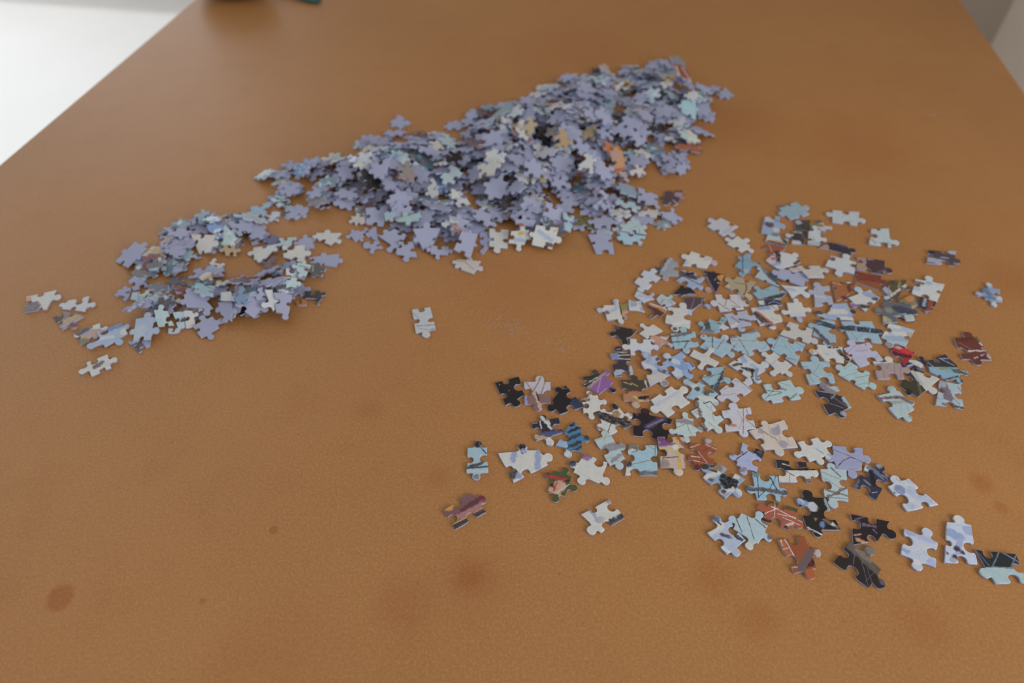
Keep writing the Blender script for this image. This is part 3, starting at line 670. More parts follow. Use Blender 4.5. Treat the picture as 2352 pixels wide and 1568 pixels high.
MAIN = '''
b|740,230 870,120 960,130 1050,190 1130,250 1000,290 930,350 820,300|C||puzzle piece lying face down, standing out on the back edge of the large heap
b|1440,690 1600,620 1740,640 1680,720 1600,790 1520,800 1460,800 1450,740|b8b4ac||cream puzzle piece on the back slope of the large heap
b|1680,760 1800,700 1980,760 1900,840 1800,930 1740,900 1680,860 1680,800|a0b4bc||aqua puzzle piece beside the cream one on the large heap's back slope
b|640,930 740,880 840,820 900,880 980,840 900,980 760,1010 700,980|7896b9|s 760 970 820 850 50 a0bcd8|bright blue puzzle piece on the far slope of the large heap
b|440,1060 600,1020 800,1010 790,1100 700,1180 600,1210 460,1230 470,1120|C||M
b|1660,1240 1770,1190 1880,1200 1890,1260 1850,1330 1770,1370 1690,1390 1560,1290|c0c0be||white puzzle piece beside the black one on the large heap
b|1840,1290 2040,1262 2090,1340 2090,1420 2050,1490 1900,1470 1780,1440 1820,1370|1e1a18||black puzzle piece on top of the large heap
b|1430,1480 1540,1360 1600,1420 1620,1490 1640,1600 1560,1620 1500,1640 1430,1560|c2c2c2||white puzzle piece in front of the black one on the large heap
b|900,1390 1090,1260 1200,1360 1250,1420 1230,1540 1100,1568 960,1540 920,1450|8c8280|s 1090 1520 1120 1568 30 98503c|taupe puzzle piece with a red fleck on the large heap
b|80,1310 160,1300 260,1350 240,1390 200,1420 150,1410 110,1400 90,1350|c4d0e0||pale shiny puzzle piece on the near left slope of the large heap
b|1270,890 1500,850 1690,910 1620,980 1540,1050 1480,980 1400,960 1330,920|C||M
c|350,380 500,340 640,370 620,430 560,470 500,440 400,440 360,410|7f98a8||grey-blue puzzle piece on the upper ridge of the large heap
c|560,580 740,440 900,390 940,560 900,640 760,690 560,680 530,630|7898a0||aqua-green puzzle piece on the upper ridge of the large heap
c|1100,680 1200,540 1290,560 1330,620 1330,740 1250,780 1150,770 1120,720|b8a480||tan puzzle piece on the upper ridge of the large heap
c|1350,640 1420,600 1560,560 1560,680 1550,780 1450,790 1370,760 1350,700|b4a484|b 1510 650 50 98423c|tan puzzle piece with a red spot on the upper ridge of the large heap
c|1270,830 1400,800 1520,800 1510,890 1500,980 1400,990 1290,980 1280,900|b8b8b8||grey-white puzzle piece below the tan ones of the large heap
c|1490,940 1640,880 1780,900 1740,960 1720,1000 1600,1010 1490,1010 1490,980|b4b0b0||pale puzzle piece just right of the grey-white one on the large heap
c|1340,1220 1500,1130 1680,1190 1840,1280 1700,1380 1560,1330 1450,1360 1400,1280|b0b4c0|s 1260 1140 1640 1110 60 98b4bc|long pale grey puzzle piece in the middle of the large heap
c|1650,1050 1780,970 1910,1010 2000,1140 1880,1240 1780,1190 1700,1160 1780,1100|b09468||gold-tan puzzle piece in the middle of the large heap
c|870,900 1000,870 1180,900 1190,960 1240,1010 1120,1000 900,960 880,930|945c48||reddish-brown puzzle piece in the middle of the large heap
c|950,980 1080,1000 1210,1060 1200,1090 1170,1120 1050,1080 960,1030 950,1000|c0c0bc||white slip of a puzzle piece below the reddish-brown one
c|380,960 560,910 800,920 780,1010 740,1080 600,1060 380,1090 390,1020|C||M
c|280,1340 490,1370 680,1310 740,1420 590,1520 410,1450 300,1500 300,1400|bcb8b0||ivory puzzle piece with two notches in the middle of the large heap
d|1590,380 1680,350 1760,380 1800,470 1780,560 1680,570 1590,550 1530,440|963c28|s 1690 390 1770 560 26 c0b4b8;s 1605 430 1620 550 28 c0c0c4|red and white striped puzzle piece near the far end of the large heap
d|1690,690 1780,640 1850,680 1890,760 1860,850 1790,830 1700,790 1690,740|9cc0cc||light aqua puzzle piece near the far end of the large heap
d|1780,500 1830,480 1890,490 1890,520 1890,550 1830,560 1780,550 1780,520|c0c0c0||white scrap-like puzzle piece beside the red striped one
d|1560,180 1650,130 1740,130 1770,190 1780,260 1690,290 1600,280 1570,230|7c8c9c||grey-blue puzzle piece at the far tip of the large heap
d|810,260 870,190 930,190 950,250 950,320 880,330 820,330 810,290|b4b0b0||white puzzle piece at the back of the large heap's far end
d|860,1010 960,1020 1060,1010 1130,1090 1100,1120 1020,1130 930,1120 900,1060|b8703c|s 870 1020 1050 1030 30 a04c28|orange puzzle piece in the far half of the large heap
d|930,1190 1000,1170 1070,1200 1120,1270 1110,1330 1060,1370 1000,1360 970,1270|c89468|s 940 1210 1020 1240 20 a098c0;s 1000 1340 1100 1340 26 b85830|peach and orange puzzle piece in the far half of the large heap
d|1140,1390 1200,1330 1300,1330 1290,1380 1270,1420 1200,1430 1150,1420 1140,1410|bcb4b0||cream puzzle piece at the near flank of the large heap's far half
d|690,790 760,760 840,770 830,800 820,840 760,850 700,830 690,810|c0c0bc||bright white puzzle piece in the far half of the large heap
d|870,750 910,730 950,740 950,800 940,860 910,880 880,880 870,820|8cb0c4||aqua upright sliver of a puzzle piece in the large heap
d|1670,1050 1810,1030 1960,1040 1950,1070 1930,1100 1820,1110 1690,1100 1680,1070|a0573a|s 1680 1050 1950 1045 18 c88858|orange-brown puzzle piece at the outer edge of the large heap
d|2130,460 2190,430 2250,470 2260,510 2240,550 2190,545 2130,540 2130,500|C||puzzle piece lying face down at the farthest outlying point of the large heap
d|1980,430 2060,400 2140,430 2140,470 2110,500 2040,500 1980,480 1980,450|C||M
d|1820,900 1900,870 2000,900 2080,950 1980,1000 1920,970 1830,980 1820,940|C||M
d|1600,1140 1680,1180 1790,1130 1770,1190 1740,1250 1680,1240 1640,1230 1600,1180|C||M
d|1650,1290 1720,1250 1760,1280 1815,1300 1760,1360 1700,1370 1650,1340 1580,1330|C||M
d|1540,1290 1600,1260 1650,1300 1650,1340 1620,1390 1570,1380 1540,1360 1520,1320|C||M
d|1280,760 1340,740 1420,770 1410,830 1370,860 1310,850 1220,820 1250,780|C||M
d|1440,670 1540,640 1620,660 1620,710 1600,760 1520,740 1440,750 1440,710|C||M
d|760,880 830,850 940,900 920,950 880,990 820,960 740,920 750,900|C||M
d|590,1340 660,1310 740,1340 760,1390 770,1430 700,1420 610,1400 600,1370|C||M
X|210,300 330,320 460,330 470,370 480,410 340,400 290,440 240,370|b8b0ac||cream puzzle piece peeping out at the near edge of the large heap
X|830,380 950,320 1080,300 1060,380 1040,450 950,470 840,480 840,430|98b0c0||pale blue puzzle piece at the near edge of the large heap
X|1000,450 1200,370 1480,390 1510,440 1440,500 1260,480 1060,490 1030,470|98b4b8|s 1050 460 1300 420 20 90a890|aqua-green puzzle piece low on the near slope of the large heap
X|1820,470 1980,380 2150,370 2180,460 2100,550 1980,520 1830,510 1820,490|a4b8bc|s 2000 420 2060 400 30 c0bc98|pale mint puzzle piece on the near slope of the large heap
X|490,220 700,200 900,180 880,340 780,470 650,450 480,440 500,330|C||M
X|1480,80 1740,70 1980,110 1960,230 1900,330 1700,260 1520,170 1500,120|C||M
X|440,500 560,470 660,480 745,630 690,730 580,640 480,640 460,570|C||M
X|180,600 260,540 340,530 400,570 440,640 360,700 270,730 105,660|C||puzzle piece lying face down, sticking out at the near corner of the large heap
X|440,760 530,735 700,720 740,790 780,860 570,947 430,850 430,800|C||M
X|720,690 860,610 1000,570 1100,620 1210,660 1050,750 1050,880 860,917|C||M
X|1330,650 1580,560 1830,620 1680,760 1690,840 1600,890 1510,910 1440,790|C||M
X|1060,790 1190,770 1320,780 1330,912 1390,1020 1180,1092 1015,985 1130,862|C||puzzle piece lying face down with one knob pointing at the bare board
X|1650,860 1800,830 1960,850 1960,910 1950,970 1760,1052 1640,980 1640,920|C||M
X|1990,650 2100,630 2200,670 2210,720 2200,780 2110,820 2030,810 2000,730|8c7078|s 2060 700 2180 690 30 a88c88|mauve puzzle piece on the near edge of the large heap
Y|80,1060 300,1075 505,1090 544,1230 375,1320 140,1198 30,1200 -12,1100|c0b8b4|s 100 1090 230 1110 22 b08c60;s 230 1120 390 1250 22 a89090|cream puzzle piece with brown strokes at the near edge of the large heap
Y|150,730 300,690 440,720 440,880 330,1085 150,1048 10,1020 90,870|C||M
Y|480,560 560,540 640,570 640,700 640,840 650,1003 490,780 480,670|969bc0||light lilac puzzle piece hanging over the near edge of the large heap
Y|320,330 500,270 700,310 802,470 640,540 520,520 350,440 330,390|C||M
Y|1150,370 1330,340 1500,330 1564,440 1350,480 1220,470 1080,470 1110,420|C||M
Y|1120,500 1300,500 1480,510 1470,560 1450,600 1290,580 1130,560 1125,530|C||M
Y|1620,360 1780,350 1930,370 1950,480 1970,590 1780,600 1590,590 1600,470|5a555a|b 1650 560 60 8098a8|dark grey puzzle piece at the near edge of the large heap
Y|1945,370 2060,370 2180,380 2080,490 2110,655 2050,650 1990,640 1970,500|98b9c4||aqua wedge puzzle piece at the near edge of the large heap
Y|1050,660 1240,555 1380,640 1340,730 1290,830 1180,914 1000,810 1030,730|c0c0bc|b 1220 690 36 c09c58;b 1240 565 44 a0503c;s 1130 770 1270 780 54 98a8c8|white puzzle piece with orange specks at the near edge of the large heap
Y|1480,620 1690,682 1890,640 1954,800 1790,914 1680,860 1420,870 1440,740|c0c0bf|s 1540 700 1760 800 60 98a8c8;s 1700 850 1780 865 44 50484c;s 1800 690 1880 660 20 b09c78|white and blue puzzle piece at the near edge of the large heap
Y|650,535 810,592 1015,530 898,720 980,855 785,948 650,840 742,720|c2c2bd||clean white puzzle piece with three notches at the large heap's near edge
Z|0,790 130,800 260,800 290,900 320,1010 120,985 0,960 0,870|6e693c||olive-green puzzle piece at the near edge of the large heap
Z|310,640 430,440 590,470 560,580 520,680 450,640 390,680 340,660|C||M
Z|420,740 540,640 710,680 700,760 640,800 560,740 480,790 440,760|C||M
Z|710,540 900,540 1080,530 1110,620 1130,720 980,690 830,640 770,590|9cb9c4|s 900 660 1100 690 40 c0c4c0|aqua puzzle piece on the side slope of the large heap
Z|760,250 920,220 1100,250 1110,380 1100,480 950,500 780,470 770,360|8ca0b4||steel-blue puzzle piece on the side slope of the large heap
Z|1150,700 1320,650 1500,660 1490,730 1470,800 1310,790 1130,770 1140,730|bcb8b8||white puzzle piece near the outlying face-down ones of the large heap
Z|1490,830 1600,840 1700,830 1730,880 1740,930 1620,990 1480,960 1480,890|829191|b 1640 920 40 a8b4b4|grey-green puzzle piece under an outlying face-down one
Z|1640,720 1750,625 1840,740 1800,760 1950,800 1880,860 1800,910 1740,855 1550,800 1600,745|C||puzzle piece lying face down, farthest along the near side of the large heap
Z|1130,290 1300,310 1500,380 1500,470 1490,540 1572,612 1280,580 1212,508 1110,560 1120,430|C||M
Z|1640,300 1790,330 1960,290 1974,400 1850,540 1730,500 1600,540 1620,410|554148|b 1880 370 60 a08894;s 1780 470 1850 540 30 a090a8|dark mauve puzzle piece just off the side of the large heap
Z|340,850 520,788 660,840 774,920 640,1030 512,968 350,1020 222,910|C||M
Z|240,1110 440,1028 650,1100 592,1210 710,1425 547,1350 385,1425 372,1240|C||puzzle piece lying face down with two feet toward the loose pieces
Z|780,1060 1040,1080 1280,1110 1272,1200 1200,1265 1080,1200 880,1260 810,1150|98bccc||sky-blue puzzle piece at the near corner of the large heap
Z|960,870 1060,840 1140,840 1220,960 1290,1100 1060,1080 820,1040 880,960|a8c0c4|s 1000 1020 1130 950 8 788878;s 1150 1000 1160 1100 12 807060|pale aqua puzzle piece with a thin twig at the large heap's near corner
Z|20,230 150,85 290,150 290,240 290,340 305,442 180,330 100,260|ccccca||brightest white puzzle piece on the side of the large heap
'''

LOOSE = '''
A|385,142 512,62 622,140 530,275 634,440 490,530 375,447 460,290|b|s 530 130 615 215 18 d;b 512 95 52 k;s 375 390 560 330 45 d;s 470 385 630 370 22 d;s 380 425 630 415 30 c;b 490 490 34 g|slim sky-blue puzzle piece with a black knob on top, standing alone
A|752,210 1040,95 1245,165 1405,235 1350,345 1060,405 940,560 930,380|w|s 950 200 930 300 70 l;s 1230 170 1230 390 70 l;s 1030 120 1045 215 26 k;b 1040 128 48 k;b 920 460 75 d;b 1000 490 40 l;b 1060 180 40 l|large cream cloud puzzle piece with a black knob and one dark corner
A|1785,215 1945,372 2070,320 2095,560 1965,570 1735,580 1655,440 1610,322|w|b 1815 240 60 p;b 1640 325 52 n|plain cream puzzle piece with a purple corner and a navy knob
A|1420,415 1575,380 1640,490 1705,640 1560,720 1435,795 1345,680 1310,465|4a5028|s 1320 480 1560 530 32 R;s 1370 600 1600 540 26 k;b 1500 600 70 c09a80;s 1360 640 1480 690 60 c09a80;s 1460 560 1420 660 22 R;s 1450 690 1620 580 12 v;b 1440 750 50 4a5028|green puzzle piece with red streaks and a pink patch
A|420,685 600,735 610,915 400,925 240,1120 255,965 85,905 297,862|785058|s 330 890 560 740 55 5a2f38;s 230 1000 560 830 70 a87070;s 215 1100 620 905 60 d;s 200 1075 580 860 13 y;b 150 850 66 c88f30;b 560 745 36 7a2030|mauve puzzle piece with an orange corner and dark lower edge, lying alone
A|2090,760 2075,885 2275,980 2020,1030 1985,1165 1835,1168 1750,945 1925,920|w|s 2060 760 2120 850 46 96878c;s 2120 1040 2260 960 90 d;s 1850 900 1950 1020 36 l;b 1990 1010 40 P|white puzzle piece with one dark corner, lying alone in front
B|190,305 335,322 480,232 420,370 545,448 475,582 320,575 335,450|k|b 360 400 6 v;b 250 330 5 v;b 440 330 5 v|all-black puzzle piece at the edge beside the brown-striped one
B|540,290 730,220 860,295 775,425 862,540 715,638 548,565 642,415|b4b2bf|h 548 445 862 440 826060;s 640 360 740 620 34 c0a090;s 740 240 650 420 16 96684f;s 800 290 740 450 16 96684f;s 560 290 640 400 14 96684f;s 690 420 720 520 18 k;s 555 450 570 560 30 l|pale puzzle piece with brown strands crossing over a brown lower half
B|1040,332 1060,478 1265,590 1080,572 970,680 823,620 880,510 920,368|k|b 1195 570 90 29395a;s 1000 380 1060 370 16 6a5a66|black puzzle piece with one navy corner
B|1230,490 1312,400 1425,450 1537,530 1465,640 1360,740 1255,665 1325,580|w|s 1230 515 1370 410 45 967050;s 1230 535 1320 505 26 B|white puzzle piece with brown smears at its top corner
B|1248,238 1385,148 1470,195 1562,158 1610,297 1640,412 1445,440 1350,386 1256,345 1325,298|8a5a98|h 1470 190 1300 440 32322c;s 1290 400 1500 190 34 9a8a86;s 1470 230 1420 420 16 a880b4;s 1270 330 1420 240 14 v;b 1380 175 44 40403a;b 1605 400 40 k|purple puzzle piece with a dark half and pale diagonal band
B|1705,270 1860,213 2010,275 1955,405 2050,520 1890,604 1745,520 1800,402|463c2c|h 2050 445 1740 445 463c2c;h 1740 440 2050 440 a5785f;s 1740 428 2050 428 40 be6e46;s 2000 275 2030 370 36 c;s 1870 480 1960 520 26 y;s 1930 490 2050 480 40 k;s 1740 300 1830 330 14 t;s 1830 310 1900 345 14 t;b 1890 570 40 bea08a|olive-brown puzzle piece with a salmon and yellow lower strip
B|1640,545 1838,680 1850,810 1660,805 1560,935 1415,850 1410,655 1595,655|w|s 1430 690 1830 825 100 2a1e20;s 1570 570 1640 600 66 k;b 1650 680 44 967048;s 1590 790 1550 890 12 B;s 1480 870 1420 840 36 8c645f;s 1790 650 1830 700 24 g;b 1760 740 30 B|white puzzle piece crossed by a broad black band
B|1848,660 2000,608 2320,740 2200,815 2255,995 2030,865 1855,932 1945,782|211820|s 2020 840 2220 730 70 484060;s 2030 830 2200 750 24 787090;s 2130 710 2220 705 36 a01f30;b 2005 640 36 5a1020;s 1870 660 1900 690 24 m|black puzzle piece with a red spot and violet sparkle
B|628,790 755,690 955,725 885,845 1012,895 872,1058 680,1000 755,875|2d2632|s 750 720 870 860 36 w;s 820 740 850 800 26 v;s 740 940 1000 900 56 465282;s 690 960 800 985 70 t;b 860 1010 58 w;s 730 760 750 850 16 v;s 640 800 700 790 10 l|black puzzle piece with white streaks and a blue band
B|1095,800 1160,780 1228,845 1330,975 1237,1130 1060,1200 920,1055 1075,985|4678a0|s 1080 900 1220 840 40 1e2228;s 1070 990 1200 925 40 303840;s 1060 1075 1230 1020 44 303840;s 1150 1115 1240 1080 36 303840;b 970 1040 90 8caac8;b 1060 1160 50 w;b 1300 965 40 d;b 1110 800 34 k|blue feather-patterned puzzle piece with dark slanting stripes
B|1385,990 1495,876 1580,925 1758,1052 1755,1215 1715,1338 1572,1298 1555,1108|c|s 1530 1090 1740 1040 90 87828a;s 1600 1250 1700 1180 50 87828a;s 1400 1000 1590 940 9 a09878;s 1500 1000 1540 900 9 a09878;s 1520 1220 1720 1180 9 a09878|pale aqua puzzle piece with two grey bands
B|1800,1045 1960,1122 2135,1055 2060,1215 2150,1415 1865,1328 1755,1415 1872,1215|96b9c8|s 1910 1398 2150 1392 60 645f68;b 1840 1080 66 6c6a72;s 1795 1130 1850 1110 34 w;s 1840 1285 2060 1235 11 7a7c68;s 2115 1060 2115 1180 11 7a7c68;s 2010 1050 2120 1110 9 7a7c68;b 1790 1375 46 w;b 1800 1285 36 d|light blue puzzle piece with a grey top corner and grey bottom edge
C|45,238 195,305 362,232 300,388 402,588 315,686 92,598 166,425|b9a59b|s 50 260 150 300 80 6e3c78;s 60 335 250 325 40 7d4687;s 70 378 270 375 24 beaa46;s 262 240 330 640 44 beA032;s 300 250 370 340 46 9a5038;s 385 420 400 590 46 9a5038;s 110 490 290 470 18 B;b 262 358 32 w;b 130 560 60 8e7c78;b 315 655 44 c8b8a0|puzzle piece with purple top, yellow stripe and pink lower half
C|447,288 665,240 768,345 655,430 728,556 525,622 415,490 545,420|964b2d|s 450 350 600 300 18 be9682;s 600 300 770 375 18 be9682;s 540 400 660 550 9 c8a898;s 460 455 560 470 12 d8b8a8;s 470 510 560 520 12 d8b8a8;b 665 262 44 P;b 525 590 44 5a2826;s 600 390 740 330 8 5a2826|rust-red puzzle piece with pale crossing lines
C|780,530 890,695 1105,732 1062,930 870,962 800,788 598,708 588,562|87a0b9|b 910 760 105 k;b 770 590 60 8c6e50;s 620 715 790 660 60 w;b 620 578 44 3a2a22;s 800 905 960 850 46 w;b 850 880 30 5a2a28;b 700 740 26 B;b 990 700 34 w;s 680 620 760 640 24 3a2a22;b 1050 880 50 b8c4d0|snowy blue puzzle piece with a large black blot
C|1075,290 1165,400 1340,400 1188,510 1245,642 1075,672 1005,560 916,440|a0aacd|s 1230 370 1330 430 110 231e23;s 1000 490 1130 400 13 231e23;s 940 430 1050 410 56 78697a;s 1010 640 1100 610 44 826e78;s 1060 310 1110 330 40 98a4c0|lavender puzzle piece with a black corner and grey knob
C|1148,150 1315,28 1575,18 1552,185 1742,345 1540,448 1340,378 1325,255|c3b9af|s 1250 110 1500 270 13 a57355;s 1320 200 1340 330 9 b89878;s 1460 60 1480 300 9 b89878;s 1380 90 1420 250 9 b89878;s 1500 80 1540 330 9 b89878;s 1600 210 1650 340 9 b89878;s 1180 160 1210 240 8 b89878;b 1470 160 50 9691a5;b 1560 310 48 9691a5;b 1300 160 34 9691a5;s 1500 90 1490 180 40 9691a5|cream puzzle piece with thin brown reeds and lilac patches
C|1735,285 1895,325 1975,228 2142,290 2135,430 2040,552 1880,520 1698,440|w|s 1950 360 2040 420 14 7a92b8;s 1920 350 2000 330 50 b8c0cc|plain white puzzle piece with a faint blue scratch
a|485,250 830,390 1030,300 1188,520 1020,690 880,842 560,690 355,460|969bbe|s 500 330 870 480 10 B;s 860 480 1030 560 10 B;s 570 650 660 540 24 6e464b;s 660 540 800 475 20 6e464b;s 800 475 900 490 14 6e464b;s 780 682 940 686 9 r;b 400 465 50 v;b 1110 530 30 a8907a|lavender puzzle piece with a dark red arc
C|1477,498 1705,612 1835,525 1990,655 1910,772 1765,680 1515,762 1600,650|w|h 1990 627 1600 627 2d282a;s 1550 548 1630 570 13 w;s 1700 600 1850 590 8 g;s 1600 640 1700 695 12 B;b 1860 765 44 6e5050;s 1640 680 1640 760 9 a05a50|puzzle piece black on its upper half and white below
C|1190,645 1345,758 1495,698 1620,890 1535,990 1405,895 1250,978 1120,848|8cb4c8|s 1140 840 1600 890 48 554b50;s 1250 660 1270 960 14 d;s 1400 700 1480 850 18 d;s 1270 950 1360 860 9 d;s 1480 690 1400 860 9 d;b 1240 680 46 647d7d|blue puzzle piece with a thick horizontal grey branch
C|2010,610 2125,535 2325,615 2235,765 2345,1002 2165,1074 2062,935 2150,810|c|s 2100 950 2340 820 34 6e5f62;s 2070 860 2340 930 22 6e5f62;s 2140 600 2250 700 22 78686a;s 2030 650 2260 740 9 8c8c78;s 2070 720 2300 880 8 8c8c78;s 2080 950 2330 970 9 6e5f62;s 2020 700 2140 800 7 8c8c78|tall pale aqua puzzle piece with crossing brown twigs
C|1405,985 1545,1095 1745,1088 1808,1290 1665,1345 1490,1190 1310,1222 1255,1045|a55537|s 1390 1000 1530 1040 56 405028;s 1615 1070 1740 1110 56 405028;s 1330 1150 1500 1080 12 cdbec3;s 1420 1060 1800 1250 12 cdbec3;s 1460 1000 1460 1180 10 cdbec3;s 1330 1225 1450 1235 46 2a2028;s 1600 1290 1680 1260 36 c8bcb0;s 1500 1150 1780 1210 12 cdbec3;s 1560 1190 1760 1280 10 cdbec3;b 1600 1300 20 k|rust puzzle piece with white lines and green corners
D|1195,330 1315,230 1545,325 1535,545 1730,708 1475,796 1335,705 1370,480|23201f|s 1220 360 1330 410 56 82a0c8;s 1230 340 1290 390 16 w;b 1395 440 56 b8bec8;s 1560 360 1600 480 60 8ca0a0;s 1570 370 1620 470 12 k;s 1540 600 1700 680 34 785f4b;b 1640 650 26 w;b 1510 650 36 5f7fb0;s 1340 690 1500 770 20 c8c8d0;b 1425 580 20 967055|black puzzle piece with a white fluffy blot and blue flecks
D|395,598 395,745 592,838 515,1022 365,1005 315,835 128,745 213,548|a5b4cd|s 150 740 270 660 120 w;b 300 690 40 w;s 310 775 390 800 46 4a4650;s 470 790 540 835 36 3c3440;b 235 585 40 50607f;s 250 620 290 650 18 k;b 510 970 40 b8b0b0;s 320 940 400 980 40 c8ccd8|snow-blue puzzle piece with dark scribbles, tucked against the pale blue one
D|535,508 770,490 860,660 908,832 740,880 612,940 440,700 386,558|a5bcc8|s 450 520 545 740 13 4a4a42;s 600 540 690 820 11 5a5a50;s 700 580 830 690 13 505058;b 880 800 34 6e5f68;b 620 905 50 w;s 560 850 800 870 24 b8b8b8|pale blue puzzle piece with two thin dark stalks
D|975,830 1190,895 1292,783 1494,975 1445,1170 1398,1302 1178,1232 1208,1060|964b26|s 1000 830 1070 1010 120 a8603a;s 1060 830 1210 1100 16 c8b8b8;s 1010 830 1030 900 18 c8b8b8;s 1370 960 1240 1200 90 60565f;s 1420 1050 1340 1190 56 2a2024;b 1390 1240 80 aa5a22;b 1460 990 44 b0a8b0;s 1030 950 1110 930 16 c8a088;s 1120 1130 1210 1110 16 c8a088;s 1130 1170 1210 1160 16 c8a088|orange-rust puzzle piece with a grey diagonal bar
E|262,850 540,922 642,1190 684,1398 490,1405 330,1158 70,1100 248,1038|28221f|s 300 880 640 1180 180 5f564f;s 350 960 500 1080 50 7a7068;s 330 980 300 1130 9 6e6484;s 400 1080 480 1390 9 60586c;s 450 1110 530 1350 9 60586c;s 450 1330 560 1220 8 60586c;b 510 960 54 7d7265;b 650 1340 36 605868|black puzzle piece with a smoky grey upper half
a|1095,592 1372,600 1515,815 1272,890 1280,1232 1120,985 878,997 1145,800|323446|b 1085 650 80 w;s 1150 650 1430 850 76 64708c;s 940 830 920 990 66 5a698c;s 1190 720 1220 960 76 201c24;s 1130 1140 1390 1030 90 2d324b;s 1200 1110 1300 1090 14 v;s 1450 780 1500 820 36 969ec0;b 1330 620 56 8c9196;s 1410 840 1480 900 20 k;s 1060 880 1160 960 30 788098|navy puzzle piece with one white corner
E|970,95 1075,277 1327,410 1140,368 950,487 955,322 718,185 768,58|bec3cd|b 860 230 60 7887af;s 1000 250 1150 340 100 a5b2cd;b 1000 430 50 a5b2cd;s 820 100 860 130 18 98a4c0;b 800 270 12 3c4860;s 930 110 1020 160 14 98a4c0;b 1240 370 20 a0a8c8|white puzzle piece with a soft blue-grey swirl
E|278,525 540,648 738,608 820,800 602,846 498,772 308,885 400,665|261c22|s 320 590 430 555 22 64506a;s 420 650 570 670 30 695a70;s 540 710 580 750 16 7a7090;s 320 780 390 765 24 be8c6c;s 350 830 480 870 34 be8c6c;b 360 620 30 50404c|black puzzle piece with small salmon leaf shapes
E|920,697 1200,690 1318,862 1185,960 1298,1162 1070,1197 876,1003 1022,870|b9c0d2|b 1000 730 70 96a5c8;s 1100 800 1250 850 56 a0afd2;b 1250 1110 56 a0aad7;s 900 950 960 980 46 8c9cc0;b 1140 920 40 w;b 1060 1100 40 c8c8c8|bluish white puzzle piece standing alone beside the dotted one
E|1430,615 1555,530 1720,650 1626,905 1795,1125 1590,1018 1400,1100 1490,885|b9c3d7|s 1450 740 1580 800 90 879bc8;b 1680 720 60 96a5cc;s 1580 850 1560 1000 80 96a5cd;b 1550 940 36 3c2834;b 1520 1040 34 463234;b 1610 985 20 4c2e3a;b 1430 990 18 4c2e3a;b 1550 590 50 c8c8c8;b 1500 1080 40 8fa0c8|white puzzle piece with a cluster of dark maroon dots
E|1770,950 1940,1057 2255,1000 2225,1165 2405,1350 2205,1240 2020,1357 1830,1235|a0b9be|h 2420 1160 1790 1160 23282d;s 2050 980 1980 1150 20 5a7d96;s 2100 990 2310 1110 15 787a9c;s 2260 1010 2190 1180 20 5a7d96;s 1960 1155 2240 1172 16 6a706a;s 1780 960 1930 1140 14 50687c|puzzle piece half black and half aqua at the corner of the spread
F|480,348 668,362 708,540 500,578 435,718 240,645 228,513 415,460|w|s 300 570 560 420 36 afb4c8;b 590 510 30 bcc0cc|large plain white puzzle piece above the sparkly black one
F|820,275 880,395 1048,440 1040,565 890,545 790,478 655,480 628,272|96b4c3|s 640 390 760 350 60 w;b 790 385 28 404838;b 900 425 36 44503c;b 960 410 26 44503c;s 830 490 1000 515 66 w;s 800 280 880 330 12 d;b 690 450 20 7aa0c0|aqua and white puzzle piece with dark green blots
F|905,130 1020,120 1130,108 1198,288 1035,405 985,330 848,262 965,205|8cafbe|s 1120 170 1010 390 60 323848;s 870 240 1050 205 9 5a5f50;s 900 260 990 220 7 5a5f50;s 1060 300 1110 270 8 98a4b4;b 1120 130 14 k|aqua puzzle piece with a slanted navy band
F|1248,245 1440,262 1457,388 1275,435 1240,548 1048,512 1055,405 1230,355|b9b9c8|s 1240 280 1340 310 9 a57864;s 1320 290 1440 400 11 8a604a;s 1060 460 1260 440 9 aa8278;s 1100 390 1190 350 7 aa8278;s 1100 420 1300 400 6 a8a8b8|pale lilac puzzle piece with thin reddish lines
F|945,528 985,685 1110,745 1085,898 912,885 880,730 718,650 785,520|b9c6c8|s 790 540 830 700 42 6e5f62;s 860 780 900 870 36 6e5f62;s 740 670 810 620 8 948c70;s 740 620 800 690 8 948c70;s 930 780 1010 850 8 948c70;s 960 590 990 760 8 948c70;s 890 570 960 640 7 948c70|pale aqua puzzle piece with brown bar and fine crossing lines
F|530,740 640,658 745,738 862,862 778,938 670,1022 555,925 450,885|b0c4c4|s 540 745 750 800 56 87808a;s 730 800 850 870 40 87808a;s 500 880 640 800 9 8c8468;s 670 800 710 920 10 8c8468;s 530 840 640 810 8 8c8468|pale aqua puzzle piece with a slanted grey band and splayed lines
F|1085,640 1205,543 1430,600 1370,715 1500,855 1370,952 1140,890 1207,765|bebec8|s 1345 610 1345 920 11 965f46;s 1270 640 1330 740 7 a88870;s 1340 740 1290 860 7 a88870;s 1350 730 1500 850 9 965f46;b 1185 800 34 af6e69;s 1160 810 1260 820 24 b07870;s 1380 620 1400 690 9 a8684c;s 1120 640 1150 660 6 a88870|pale puzzle piece with a brown upright line and red smudge
F|1585,328 1765,392 1912,268 2070,385 2040,495 1838,455 1700,547 1570,480|a5bec3|s 1610 500 1720 380 9 50524a;s 1640 400 1800 420 11 606050;s 1640 470 1800 430 9 50524a;s 1760 370 1850 390 22 806c68;s 1890 510 1990 430 11 606050;s 1920 500 1990 450 8 6a6a50;s 1780 300 1900 340 8 909078|aqua puzzle piece crossed by fine dark lines, with open board around it
G|1865,130 2045,245 2245,245 2338,350 2150,432 1910,345 1708,382 1686,200|w|b 1740 330 60 a8b4c8;b 2290 330 60 b8a0b0;s 2110 280 2240 260 40 bcb0b8|white puzzle piece with pinkish knob at the top of the spread
G|1020,465 1218,443 1318,600 1110,665 1065,825 918,845 838,690 1000,600|v|s 1060 790 1140 730 30 c8c4bc|plain pale puzzle piece beside a grey one at the left edge of the spread
